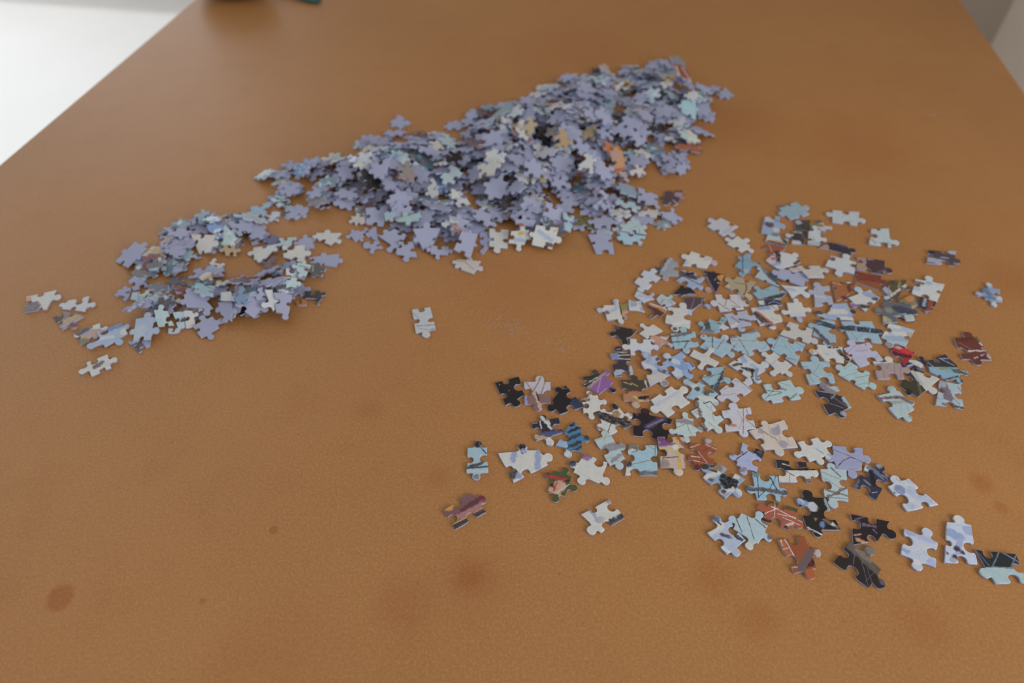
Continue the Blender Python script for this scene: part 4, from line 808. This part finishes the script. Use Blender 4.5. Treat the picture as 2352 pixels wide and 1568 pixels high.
G|1395,265 1510,250 1630,330 1530,430 1640,580 1400,650 1290,545 1212,430|8c96a0|s 1400 270 1300 450 70 3c3a40;s 1230 430 1290 500 60 32323a;s 1390 605 1450 625 56 b8906c;s 1500 240 1330 520 60 a0a2b0;s 1490 540 1640 540 36 a09878;s 1300 520 1440 500 40 7e98a8|grey and blue puzzle piece with a dark left edge
G|1860,485 1960,605 2115,610 2080,800 1895,812 1780,660 1585,655 1680,478|96a5c3|s 1650 520 1920 600 84 3a3638;s 1760 600 2030 740 18 4a4a54;s 1800 540 1890 530 44 k;b 1640 650 36 8c98b4|blue puzzle piece with a black top edge and dark branch
G|890,845 1175,878 1212,990 1080,1015 1010,1060 930,1000 838,935 860,890|b9bcc8|s 920 930 1100 950 56 a0acc4;b 1120 900 36 80808c|small white and blue puzzle piece partly overlapped by its neighbours
G|740,1000 870,1032 960,1020 975,1110 1030,1230 890,1195 745,1185 735,1090|w|b 820 1080 56 8c9cc0;b 980 1170 40 8c9cc0;b 950 1080 30 a0acc4|white puzzle piece mottled with small blue marks
G|560,1075 640,1090 715,1060 720,1120 730,1200 690,1335 600,1280 580,1180|8c8248|b 690 1260 76 c08870|olive puzzle piece with a salmon knob, half hidden under a white one
G|285,1105 500,993 580,1100 610,1220 620,1330 640,1422 355,1370 163,1190|w|s 480 1010 490 1110 56 98a4c4;s 400 1220 560 1130 56 aab0c4;b 350 1235 38 6e4c6e;b 200 1190 50 a8b4cc|white puzzle piece with a small purple mark and a long pale knob
G|1120,1060 1280,1110 1432,1165 1380,1240 1315,1303 1120,1322 1075,1125 1095,1090|5a3228|s 1100 1080 1400 1215 44 b9783c;s 1130 1066 1430 1180 36 c8c4c4;s 1090 1160 1300 1290 44 5a2f28;b 1110 1275 60 966444|boat-like puzzle piece with white, orange and brown stripes
G|1335,898 1522,922 1592,1060 1470,1110 1360,1145 1400,1088 1290,1075 1260,1030 1235,985 1280,940|a5b9c3|s 1330 1050 1350 1010 56 a89070;s 1450 1000 1530 1090 12 6a6a50;b 1310 1100 36 c08040;b 1500 950 40 98b4c0|aqua puzzle piece with a tan patch beside the boat-striped one
G|1442,1128 1718,1050 1890,1182 1728,1300 1838,1522 1560,1567 1392,1412 1548,1245|c0c0bc|s 1850 1200 1850 1310 90 a0b4c8;b 1570 1530 36 4a4048;s 1560 1440 1780 1400 50 c8c8cc|large cream-white puzzle piece with a blue corner and dark-tipped knob
G|1730,970 1900,960 2120,970 2217,1140 1890,1195 1830,1150 1770,1110 1750,1040|503f48|s 1920 980 1860 1170 12 8c8498;s 2060 960 2050 1070 22 7c7882;s 1890 1185 2060 1085 22 98a0c0;b 2165 1110 46 98a4c4|dark plum puzzle piece with pale thin lines
G|1660,790 1690,743 1850,790 1910,850 1960,910 1700,940 1540,900 1478,950|262428|s 1460 960 1600 960 66 98b0bc;s 1860 925 1960 925 36 b8602c;s 1660 900 1640 970 16 8c98b4;s 1700 930 1900 910 30 7884a8|black puzzle piece with an orange corner and blue lower edge
J|130,480 310,480 500,545 370,690 350,885 150,822 170,600 200,540|2d2328|s 190 590 330 870 34 c08e78;s 220 560 340 820 80 262642;b 450 610 64 d08a30;b 190 810 56 c08e78;s 90 470 290 480 46 60506c;s 320 660 350 620 16 a0a0c0|black puzzle piece with a bright orange corner
J|880,175 975,188 1010,310 1170,315 965,530 790,562 690,400 745,228|789cb4|s 830 190 830 520 26 40444a;s 1060 270 1150 340 84 383c48;s 960 500 1030 450 36 40444a;s 860 280 1030 330 12 6a7c70;s 700 330 800 300 10 d;b 900 480 40 98a8b8|blue puzzle piece with a dark upright branch and dark knob
J|740,588 890,690 1065,690 1000,985 840,950 740,808 508,760 518,608|a59678|s 680 690 880 730 11 5a4030;s 890 690 900 820 26 5a4030;s 900 820 850 920 22 50281e;b 940 930 46 b8a880;b 560 760 40 b8a884|tan puzzle piece with a brown crack-like line
J|1190,430 1300,500 1450,580 1460,670 1480,765 1250,640 1050,590 1098,418|a0b4bc|s 1230 430 1350 600 120 70707c;s 1330 560 1480 700 100 484c54;s 1300 690 1480 770 30 98b0bc|grey and aqua puzzle piece pinned under the lavender face-down one
J|1430,140 1560,150 1700,180 1818,172 1885,320 1680,400 1480,460 1360,380 1245,290 1400,210|c0c0c4|s 1455 140 1470 330 100 262428;b 1320 270 84 b8b0b8;b 1390 265 40 b85a68;s 1330 390 1470 350 66 8898c0;s 1770 355 1880 290 56 241c24|white puzzle piece with a black band and a small pink spot
J|1515,735 1760,760 2005,765 2038,945 1720,982 1640,850|c0c3c6|s 1640 800 1750 830 44 98a4c8|white puzzle piece half tucked beneath the lavender face-down one
J|1490,462 1722,548 1990,545 2020,650 1930,770 1642,640 1440,620 1343,520|C||only lavender face-down puzzle piece among the picture-side-up ones
J|1815,400 2000,480 2215,390 2380,490 2282,655 2140,650 1990,655 1665,490|c2c0bc|s 1680 500 1850 490 70 b8a8ac;b 1830 470 20 b09080|cream puzzle piece resting on the lavender face-down one
J|1380,748 1490,842 1625,870 1550,940 1480,1005 1300,985 1110,980 1060,930 1005,880 1048,752|82a5b4|s 1250 990 1610 905 70 303236;s 1170 810 1300 830 20 7a8464;s 1180 970 1620 875 8 a87850|aqua puzzle piece with a black lower corner and greenish fleck
J|1100,1025 1300,1000 1500,1010 1530,1050 1555,1085 1350,1110 1160,1120 1130,1070|373c4b|b 1150 1050 60 c4c4bc;s 1300 1070 1400 1030 12 98a4c0;s 1380 1040 1540 1080 12 8088a8|navy puzzle piece with a white corner, mostly covered by the orange-edged one
J|1625,1060 1770,975 1890,1050 2073,1180 1970,1290 1878,1393 1690,1300 1526,1220|c3c3c0|b 1880 1340 70 a0a4c4;s 1700 1275 1900 1285 46 b8b8c8|cream star-shaped puzzle piece with knobs on all four sides
K|150,780 180,685 430,748 330,875 508,1082 330,1028 172,1122 48,848|a0a5b9|s 140 930 340 960 40 b0b4c8|plain lilac-grey puzzle piece beside the orange one
J|335,905 550,1000 795,908 947,1070 850,1170 650,1130 420,1212 246,1060|bebabd|s 540 1000 510 1110 12 5a4038;s 600 1000 790 1150 11 5a4038;s 400 1070 600 1200 11 5a4038;s 770 910 800 1000 76 a0aac8;b 920 1060 36 4a4450;s 690 1190 860 1170 36 c8c4bc;s 640 1110 790 1150 9 5a4038|white puzzle piece with thin brown branches and a dark knob
J|495,1265 720,1280 905,1190 1097,1320 990,1445 840,1572 620,1505 560,1380|a5aabe|s 780 1360 960 1390 36 6e5458;s 640 1310 760 1420 36 80808c;s 640 1480 720 1440 56 c4c4bc;s 810 1520 900 1480 26 70707c;s 800 1480 960 1430 24 98a0b8|blue-grey puzzle piece with brown and grey smears
N|235,245 510,222 590,400 420,420 330,500 200,480 70,470 32,310|82a5b2|s 180 300 210 460 100 41464b;s 120 465 280 480 50 6e7382;b 500 400 76 b8bcc0;b 470 270 26 60848c;s 380 330 440 350 24 506068|aqua puzzle piece with a dark mottled stripe and white corner
J|978,1150 1210,1115 1450,1085 1385,1222 1552,1385 1400,1527 1150,1462 1060,1320|c0bfbc|s 1110 1140 1280 1150 84 7891be;s 1080 1270 1300 1440 120 4a343c;s 1080 1205 1420 1480 28 be6a2c;s 1330 1110 1440 1180 12 B;s 1150 1430 1330 1440 30 8c84a0;s 1340 1340 1500 1380 8 a09890|white puzzle piece with an orange line and dark maroon corner
N|1665,300 1890,455 2103,432 2192,665 2030,690 1860,568 1500,530 1692,450|b9b7b4||plain stone-white puzzle piece lapped over the pale blue lined one
N|1480,550 1690,692 1962,705 1770,832 1800,1085 1600,878 1335,795 1268,612|91b2c3|s 1500 560 1380 780 13 6e5f62;s 1530 640 1700 860 10 8c8c78;s 1400 730 1620 760 9 8c8c78;s 1700 980 1850 1030 56 a0a5a0;s 1640 960 1780 990 16 806858;s 1780 660 1940 780 8 505860;s 1580 620 1780 830 8 8c8c78|pale blue puzzle piece with fine crossing lines under the stone-white one
N|270,550 540,540 680,740 680,922 450,940 250,790 45,750 78,538|96b2c3|s 280 550 290 760 26 4a4c4c;s 500 620 360 790 15 4a4c4c;s 50 650 650 700 7 788488;b 540 570 34 c0c0c8;b 130 560 18 d|light blue puzzle piece with a forked dark branch
N|595,580 800,572 1075,430 1085,622 1330,785 1030,788 940,912 800,820 650,790 690,740|9bb4c0|s 590 590 760 520 64 7d6e73;s 820 510 1080 455 56 7d6e73;s 640 640 1080 650 11 8c7c68;s 760 600 940 900 17 6e6258;s 1000 670 1100 570 8 808878;s 1170 800 1280 690 8 808878;s 660 780 760 640 8 808878|pale blue puzzle piece with a mauve top edge and crossing stems
N|1390,840 1480,1010 1722,1082 1722,1272 1540,1240 1340,1252 1225,990 1173,850|bebdba|s 1320 1085 1440 1000 34 a5aac8|white puzzle piece with a lilac crease between two blue ones
N|870,885 1278,1035 1245,1170 1155,1392 960,1335 820,1160 572,1065 740,1010|b9bec3|s 800 920 870 1010 90 8ca0be;s 1000 1080 1090 1140 56 98a8c4;s 650 1080 800 1060 50 48463c;s 830 1130 1020 1190 46 2c2424;s 1010 1180 990 1300 50 2c2424;s 1080 1160 1080 1330 66 6e87af;b 900 1270 60 c4c0b8;s 1100 1350 1170 1330 26 505040;s 640 1020 620 1100 40 c4c0b8|snow and sky puzzle piece with a dark figure-like streak
R|932,235 1165,128 1450,235 1340,370 1558,612 1330,498 1098,640 1128,405|96b2be|s 1050 440 1170 600 9 6a7060;s 1180 430 1280 280 8 6a7060;s 1440 500 1540 440 8 6a7060;s 1130 430 1250 520 8 6a7060;s 960 330 1060 330 9 606860|plain aqua puzzle piece with faint stems above the black-and-aqua one
R|1810,232 1985,420 2190,440 2307,695 2090,742 1900,560 1603,460 1568,298|a0bcc0|s 1700 370 1860 290 9 788070;s 1700 510 1950 430 8 788070;s 1900 530 2180 480 9 788070;s 1950 650 2150 620 9 788070;s 2185 440 2160 650 13 484c54;s 2190 560 2260 480 50 60606c|aqua puzzle piece with a dark right rim and round knob
R|1198,758 1310,598 1580,655 1575,815 1850,1055 1732,1236 1450,1188 1442,925|322d34|s 1240 760 1480 800 18 8c90b0;s 1280 640 1500 750 130 827d87;s 1480 670 1660 790 90 a0b4b8;s 1740 900 1840 1030 110 96b0b9;s 1460 990 1700 1070 11 8088a8;s 1500 860 1750 1040 36 5a5058;b 1730 1170 60 98a0b8;s 1480 900 1560 830 24 9098a0|black-and-aqua puzzle piece with grey top knob
O|440,270 600,265 770,300 650,460 790,680 610,735 360,540 283,345|8ca8b9|s 440 300 750 400 90 323744;s 390 430 650 690 66 554b5a;s 300 330 520 330 22 788cb0;s 620 270 760 320 50 98b4b8;s 400 370 520 310 10 6a88b0|blue puzzle piece with two dark crossing bands
O|880,290 1180,352 1430,290 1632,470 1620,680 1340,578 1040,640 838,420|91afbe|s 850 400 1620 480 86 2d303e;s 1140 410 1150 480 28 7896b4;s 1400 430 1390 520 28 7896b4;s 1070 490 1170 640 8 607060;s 1150 620 1260 530 8 607060|aqua puzzle piece with a broad navy band and two pale bars
O|1740,330 1970,380 2205,455 2010,560 2040,750 1735,757 1600,580 1790,472|a5b2c8|s 1740 370 1900 400 66 c4c4c0;s 1850 510 2050 525 66 c4c4c0;s 1630 530 1700 500 56 c4c4c0;s 1750 600 2100 620 90 8ca5b9;b 2120 530 46 a8a088;b 1740 720 56 8c8488|cloudy blue and white puzzle piece above the red one
O|1890,735 2060,760 2205,850 2120,980 2010,1115 1985,950 1798,855 1880,688|a02334|s 1990 810 2150 850 86 c82838;s 1810 870 2140 940 54 4b1928;b 1885 730 66 cd9482;b 2200 850 36 2c2a44;s 1960 1060 2010 1110 40 481c30;s 2020 760 2160 790 20 d0a090|bright red puzzle piece with a pink top knob
O|1385,668 1400,800 1640,985 1370,928 1210,1115 1080,895 918,775 1018,628|afafc8|s 1000 860 1150 710 9 aa6e5a;s 1140 830 1350 820 11 aa7060;s 1470 980 1560 880 9 aa6e5a;s 1300 690 1330 730 18 a85a50;s 1150 970 1250 1090 8 b0a0a8|lavender puzzle piece with faint pink lines
O|440,708 670,782 905,755 1068,960 930,1040 715,945 520,1000 298,830|c0c0bd|b 345 800 46 c0a040;b 345 860 40 a89c90;s 480 900 550 1000 56 6a543c;s 410 820 560 970 13 c08850;s 850 840 1000 990 70 2a2226;b 1030 930 36 d08838;s 740 770 800 770 36 3a383c;s 600 880 660 900 20 8090b8|white puzzle piece with a yellow-tipped knob and black orange spot
O|1450,1010 1720,922 1950,1050 2137,1180 2020,1335 1790,1213 1540,1330 1615,1130|a08c8c|s 1450 1025 1800 1025 44 c4c0b8;b 1720 965 74 c4c0b8;s 1830 1050 1840 1200 9 6e5c60;s 1640 1180 1660 1320 9 6e5c60;s 1960 1100 1950 1330 9 6e5c60;s 1680 1160 1740 1060 9 6e5c60|dusty pink puzzle piece with a white rim along the top
P|380,985 590,922 690,1010 660,1090 640,1160 480,1120 320,1110 350,1050|232d46|s 390 985 560 1075 86 c0c0b8;s 340 1110 460 1070 36 98a8c8;s 620 1140 680 1110 26 98a0c8|navy puzzle piece with a white wedge beside the red one
P|700,1010 915,1045 1025,885 1130,990 1240,1085 1452,1222 1300,1320 1390,1402 1050,1350 940,1258 755,1200 730,1100|82a5b9|h 1250 1125 690 1110 32343a;s 920 970 1120 960 18 8890b8;s 960 980 1190 1090 14 98a0c0;s 720 1040 850 1140 18 8890a8;s 950 1150 1120 1150 46 828c64;s 1190 1180 1400 1230 66 50504a;s 1300 1170 1420 1220 24 90a080;s 1040 1345 1250 1285 36 302c38;b 1365 1350 66 2d2832;b 1100 1200 50 6ea0c0|puzzle piece black above and blue below with a dark round knob
P|1195,590 1400,478 1600,570 1680,790 1880,985 1640,1077 1345,968 1432,830|693228|s 1450 830 1850 825 32 c0b4b8;s 1560 960 1850 850 34 b8b0bc;s 1660 960 1780 890 56 3a2c2c;s 1640 925 1790 945 36 60281f;b 1840 930 46 b8a8a0;s 1600 600 1690 680 56 5a5c40;b 1700 710 40 b8bcbc;b 1640 1010 46 5c2c26;s 1260 670 1500 800 12 9c6048;s 1240 640 1500 610 60 5a2820|dark red puzzle piece lying apart at the edge of the spread
Q|850,485 1078,672 1322,700 1272,957 935,1022 740,980 608,830 842,732|bebcb8|h 880 680 1075 920 3c3a2d;s 830 510 1040 570 86 262024;s 860 610 1000 800 56 a0a5af;b 740 950 80 262620;s 930 790 980 960 46 5f5c40;s 740 720 860 700 40 4a4c38|white puzzle piece with a large olive-black half
Q|1320,730 1500,770 1700,800 1587,992 1757,1242 1500,1104 1252,1165 1405,925|a0b4be|s 1390 810 1480 1050 140 6e5f6e;s 1560 1040 1680 1160 11 50504a;s 1380 1155 1460 1180 46 70606a;s 1570 1195 1750 1225 36 484850;b 1360 790 66 969ba5;s 1260 1050 1400 1070 9 70707c;s 1650 860 1700 920 20 70686c|aqua puzzle piece with a wide mauve stripe
Q|195,1003 415,828 590,918 862,1118 870,1250 812,1457 570,1412 457,1130|a5b9be|s 290 1050 640 1030 46 6e5a60;s 650 1060 800 1130 56 6e6068;s 430 1130 640 1120 56 96968c;s 700 1130 780 1300 9 80846c;s 620 1150 620 1360 7 80846c;b 830 1390 46 96968f;s 220 1020 330 1150 24 70607a;b 420 870 50 98a8a8|aqua puzzle piece with a brown band and knobs at both ends
L|415,785 650,726 942,880 783,995 805,1205 605,1058 348,1045 508,905|c0c3c3|s 440 800 560 790 28 b8b0b4;s 430 850 550 870 46 685868;b 650 860 46 8ca8c4;b 420 950 56 a0b0cc;s 780 880 920 900 36 b0b8c8|white puzzle piece with a small dark patch at its top corner
L|490,1100 640,1150 800,1200 700,1280 690,1390 600,1380 490,1290 480,1200|3c3238|s 600 1110 560 1270 50 98a0c0;s 690 1190 660 1360 100 91462d;s 560 1370 700 1370 30 a88078|dark puzzle piece with rust side and pale bar under a white one
L|650,270 960,342 1150,285 1233,480 1100,540 930,438 620,490 742,372|4b4148|s 630 440 850 470 84 96a0be;s 1070 300 1150 330 90 a5acc0;s 880 400 1000 410 26 98a0c0;b 700 290 46 201c20|dark mauve puzzle piece with blue corners, lying apart
L|1625,945 1720,848 1935,965 1818,1045 1985,1195 1845,1282 1680,1150 1496,1040|8296b4|s 1660 960 1740 1060 90 5a7396;s 1720 1120 1830 1140 56 5f789b;b 1730 890 50 b0b8c0;b 1850 1240 50 b8c0c8;b 1940 1140 50 b4bcc4;b 1560 1040 40 9cacc4|small blue puzzle piece lying furthest off on the far side of the spread
K|930,232 1210,300 1440,300 1573,490 1400,545 1130,428 925,450 1037,320|4b323c|s 1010 230 1000 460 180 a58778;s 1310 520 1440 470 46 645060;b 1160 280 20 8c78b0|maroon puzzle piece with a salmon end
K|890,485 1150,540 1372,570 1482,705 1325,820 1030,718 930,680 962,570|7d3728|h 880 650 1400 690 8c4b2d;s 900 490 1080 510 40 702c24;b 1210 660 20 602420;s 1340 690 1460 710 30 702c24|brick-red puzzle piece just below the maroon one
K|1530,650 1680,690 1840,640 1890,800 1645,1015 1440,1005 1370,820 1450,740|554b37|s 1700 630 1680 780 46 968c3c;s 1830 720 1550 930 44 c0bcb4;s 1420 790 1500 870 90 98a0bc;b 1450 950 60 a8b8cc;s 1740 800 1840 850 46 40402c;b 1560 690 40 44402c;s 1510 760 1500 860 24 98904c|olive puzzle piece with yellow and white leaf veins
K|480,680 720,730 930,680 860,790 800,890 755,995 560,1030 565,790|a05f32|s 660 690 900 730 66 5a2c24;b 760 680 46 a8bcbc;s 780 770 810 860 76 603428;b 570 655 36 b0acb0;b 700 970 46 5a3028;s 490 700 640 735 20 c09070;s 870 720 920 770 50 a05030|orange puzzle piece with a pale top spot
K|1170,820 1250,910 1352,960 1110,1040 1080,1208 830,1112 768,965 898,768|c0bfbc|s 1100 900 1340 960 100 879bbe;b 1250 990 44 3c3c48;s 950 1120 1190 1130 64 3c3840;b 880 1120 56 8060a0;b 930 800 50 a0b4cc|white and blue puzzle piece with a purple knob
K|500,1075 630,1070 748,1065 912,1222 870,1370 580,1308 340,1340 178,1225|96a5c3|s 440 1220 700 1220 100 c0bfbc;s 640 1340 850 1370 90 c0c4c0;b 230 1210 80 4b4146;b 865 1220 56 2c2824;s 280 1130 400 1180 56 6e5f5f;s 250 1300 320 1300 56 a0bcb8|cloudy blue puzzle piece with dark knobs on two sides
K|1720,1000 1830,950 1930,920 1980,1010 2040,1100 1950,1130 1880,1170 1690,1040|787350|b 1875 980 76 c07840;b 1980 1080 56 7c7870;s 1860 1160 1960 1140 46 c08878;s 1890 1120 1990 1110 26 a8a048|small olive puzzle piece with an orange patch
K|1400,1050 1460,1028 1880,1110 2032,1255 1960,1390 1680,1308 1400,1430 1253,1180|5f646a|s 1640 1180 1900 1260 110 3c4055;s 1350 1310 1480 1390 100 96968c;b 1410 1340 46 b8a850;b 1300 1180 60 7d736e;b 1880 1360 76 a8b8b8;s 1600 1310 1800 1280 26 8898c0;s 1540 1130 1860 1140 20 505868;b 1500 1200 60 808478|slate-grey puzzle piece with a yellow speck at one corner
M|470,355 650,405 890,440 820,520 740,600 680,707 570,610 398,525|2a2628|b 530 380 56 5a4450;s 800 330 830 450 50 8c5f41;b 860 480 46 6a302c;s 710 600 880 560 22 98a0c8|black puzzle piece with brown flame-like tips
M|1170,345 1260,400 1355,465 1110,548 1060,605 1000,560 928,512 948,338|c2c0bc||small plain cream puzzle piece beside the black flame-tipped one
M|760,605 945,692 1135,620 1288,760 1140,905 905,798 775,895 616,745|c0c4cd|b 640 740 46 c8c0b4;b 820 870 30 c4b8b8|long plain white puzzle piece with two end knobs
M|1150,545 1380,560 1490,540 1535,740 1300,755 1220,700 1135,640 1120,590|a5878c|s 1190 570 1320 660 110 be8c70;s 1330 580 1450 630 36 c4c0b8;s 1430 530 1490 560 26 4a3c3c;b 1500 700 46 b8b0b8;b 1160 650 40 c4c0bc|salmon and lilac puzzle piece tucked under the long white one
M|1495,520 1700,393 1930,475 1845,622 2010,735 1800,864 1565,782 1520,650|91b4c3|s 1510 570 1850 495 46 646064;s 1540 670 1830 650 26 484a50;s 1800 640 1740 780 18 484a50;s 1620 560 1620 670 9 586068;s 1640 680 1640 740 9 586068|sky-blue puzzle piece with stacked grey bars
M|1690,835 1720,1002 1938,1108 1882,1308 1620,1328 1548,1110 1328,1048 1375,868|8ca5cd|b 1700 1090 90 7896c3;b 1590 1210 90 b9c0cd;s 1540 1000 1620 1030 76 b8c0cc;b 1440 925 50 c0c0bc;b 1480 990 36 2c2c34;s 1830 1020 1900 1110 26 404c68;b 1860 1210 46 505c78;s 1800 1150 1860 1230 16 303848;b 1760 910 20 c0c0c4|cloudy sky-blue puzzle piece with a white knob and dark flecks
M|1912,803 2245,798 2362,1055 2325,1095 2285,1130 2010,1147 1835,905 1880,850|c2c0bb|b 2080 930 40 b4b8c4|plain ivory puzzle piece beside the cloudy sky-blue one
M|960,1040 1015,878 1230,920 1248,1085 1500,1250 1432,1452 1120,1455 1158,1195|a0aac3|s 1120 930 1080 1040 66 8c98b0;s 1000 1090 1180 1150 66 bcc0cc;s 1070 1340 1380 1310 150 b9b2ac;s 1290 1180 1480 1240 60 644650;b 1430 1240 36 7898c4;b 1260 1000 36 4a3c40;b 1390 1410 56 907c84;s 1200 1080 1320 1180 40 8098c4|puzzle piece blue above and cream below with a maroon smear
M|400,870 545,738 755,850 690,1050 822,1250 660,1178 490,1282 548,1010|3c323c|b 470 930 90 7887af;s 540 850 700 860 18 c0bcb8;s 560 910 760 900 20 c0bcb8;s 560 965 770 985 20 c0bcb8;s 480 1240 610 1200 90 a0aabe;s 770 1080 795 1240 76 a8b4c0;s 520 800 600 790 12 a8a0a8|zebra-striped puzzle piece with a blue corner
g|492,505 568,525 632,485 612,588 677,655 605,717 520,685 552,590|b4bac0|s 530 632 670 625 7 907868;s 530 648 640 668 6 988878;s 500 530 540 570 14 a0a4ac;s 640 662 672 654 10 98808c|pale two-square puzzle piece alone on the bare board between the heaps
H|430,468 600,610 755,620 690,802 480,798 400,680 185,618 213,482|b4b6c0|s 480 740 640 650 36 b0a0ac;b 600 740 60 a8b0c4|pale lilac puzzle piece chained to a white one at the top of the spread
H|740,790 945,848 965,975 1025,1080 810,1090 750,990 545,935 518,830|c2c0bc||plain white puzzle piece chained below the pale lilac one
H|1800,180 2022,265 2035,400 1850,412 1690,498 1480,405 1465,270 1690,255|8ca5b4|s 1480 270 1600 240 46 4b505f;s 1900 260 2000 330 56 96a59f;b 1970 390 46 98a0c0|grey-blue puzzle piece at the very top of the spread
H|1235,450 1385,495 1505,445 1606,620 1490,800 1330,765 1165,735 1190,600|91a0be|b 1310 590 66 554650;b 1300 500 56 b0b4c0;b 1440 690 46 b8b8c0;s 1390 760 1500 790 46 707078;b 1450 520 40 7c90bc|blue puzzle piece with a brown blot near the top of the spread
H|1280,765 1480,790 1655,860 1630,930 1610,985 1420,930 1240,880 1260,830|a8b8bc|s 1280 875 1570 915 26 c07838;s 1310 900 1560 960 50 5a4048;s 1540 830 1640 960 60 40424a|puzzle piece with white sail, orange line and dark hull shape
H|1290,940 1450,970 1610,1010 1540,1060 1470,1090 1330,1137 1200,1010 1250,970|965032|s 1300 950 1360 1080 12 c0a090;s 1420 1075 1480 1085 44 5c2420|rust puzzle piece under the sail-and-hull one
H|1745,690 1860,700 1985,700 1960,820 1930,945 1820,935 1712,925 1596,770|3c373c|b 1650 770 60 b0b8c4;s 1720 910 1830 915 66 b8b8bc;s 1740 720 1880 740 34 a09480;s 1900 760 1950 900 36 605058|dark puzzle piece with a white round knob
H|1790,505 1920,510 2050,505 2030,600 2010,690 1900,690 1800,690 1778,550|46443e|b 1835 550 44 98a8c4;s 1900 600 1990 680 40 38362e|charcoal puzzle piece with a blue knob among the top cluster
H|2030,570 2200,502 2290,560 2452,650 2330,740 2180,710 2040,680 2035,620|787350|b 2200 540 80 5f5a50;b 2310 640 100 b8b4b8;s 2030 610 2250 605 50 78743c|olive puzzle piece with a white end in the top cluster
H|2010,730 2100,640 2230,720 2348,880 2215,965 2110,950 2005,935 2070,870|b4b9be|s 2010 930 2210 930 60 96a5b9;b 2090 870 34 a89c88;b 2180 640 40 a8a8a8|pale grey puzzle piece lapping the dark white-knobbed one
I|490,330 740,412 975,365 1092,530 935,608 735,515 490,545 366,390|b2bac0||long pale white two-square puzzle piece lying apart
I|1185,668 1330,702 1500,660 1697,920 1545,1000 1410,895 1150,940 1305,805|afbec3|s 1180 850 1260 930 36 a09c80;b 1520 930 40 98b0b8|pale aqua puzzle piece lying apart near the long white one
I|470,905 600,930 745,970 908,1050 850,1160 540,1062 250,1000 360,950|37303a|b 320 985 80 a58778;s 340 1060 480 1090 50 60506c;s 550 920 720 970 44 645a7d;b 500 920 26 98503c;b 870 1140 36 98a0c8|dark plum puzzle piece with a tan end
I|450,1150 745,1118 920,1270 800,1310 880,1480 592,1513 355,1330 545,1228|b9bec6||plain bluish white puzzle piece touching the dark plum tan-ended one
'''

for ln in LEFT.strip().split('\n'): build_line(ln, G_SMALL if not ln.startswith('S|') else G_SMALL, SHARED, 0.0008)
for ln in MAIN.strip().split('\n'): build_line(ln, G_BIG, SHARED, 0.0008)
for ln in LOOSE.strip().split('\n'): build_line(ln, G_LOOSE, SHARED, 0.0013)
pile = link('puzzle_pile', mesh_of('puzzle_pile', STUFF['v'], STUFF['f'], STUFF['mats'], STUFF['mi']))
tag(pile, 'heaped puzzle pieces filling the inside of both piles, mostly lavender backs', 'puzzle pieces', kind='stuff')

# ------------------------------------------------------------ crumbs of lavender cardboard rubbed off on the board
rnd = random.Random(3); vs, fs = [], []
def crumb(px, py, r):
    p = unproject(px, py); b_ = len(vs); th = rnd.uniform(0, 6.28); k = 4
    for lev, rr in ((0.0, 1.0), (0.35, 0.7)):
        for i in range(k):
            a = th + i*math.pi/2 + rnd.uniform(-0.3, 0.3); q = r*rr*rnd.uniform(0.6, 1.2)
            vs.append((p.x + math.cos(a)*q*1.5*math.cos(th), p.y + math.sin(a)*q, r*lev*rnd.uniform(0.7, 1.2)))
    fs.append((b_+4, b_+5, b_+6, b_+7)); fs.extend([(b_+i, b_+(i+1) % k, b_+k+(i+1) % k, b_+k+i) for i in range(k)])
for (cx, cy, sx, sy, n, r) in ((1150, 740, 30, 10, 90, 0.00034), (1175, 755, 14, 9, 60, 0.0004), (1215, 775, 40, 12, 70, 0.00034), (1285, 800, 10, 12, 34, 0.0004), (1150, 620, 130, 30, 120, 0.0004),
                            (890, 600, 26, 8, 40, 0.0004), (1000, 650, 110, 30, 60, 0.0003), (1300, 640, 110, 40, 70, 0.0003), (1010, 660, 16, 8, 26, 0.0003), (1240, 605, 20, 10, 30, 0.0004), (1250, 860, 90, 40, 40, 0.0002),
                            (2140, 264, 8, 3, 12, 0.0006), (600, 1300, 400, 140, 50, 0.00016), (1300, 1180, 300, 130, 60, 0.00016), (1800, 1350, 300, 120, 40, 0.00015)):
    for _ in range(n): crumb(rnd.gauss(cx, sx), rnd.gauss(cy, sy), r*rnd.uniform(0.5, 1.2))
dust = link('cardboard_crumbs', mesh_of('cardboard_crumbs', vs, fs, [m_card]))
tag(dust, 'tiny lavender cardboard crumbs scattered over the bare board', 'crumbs', kind='stuff')
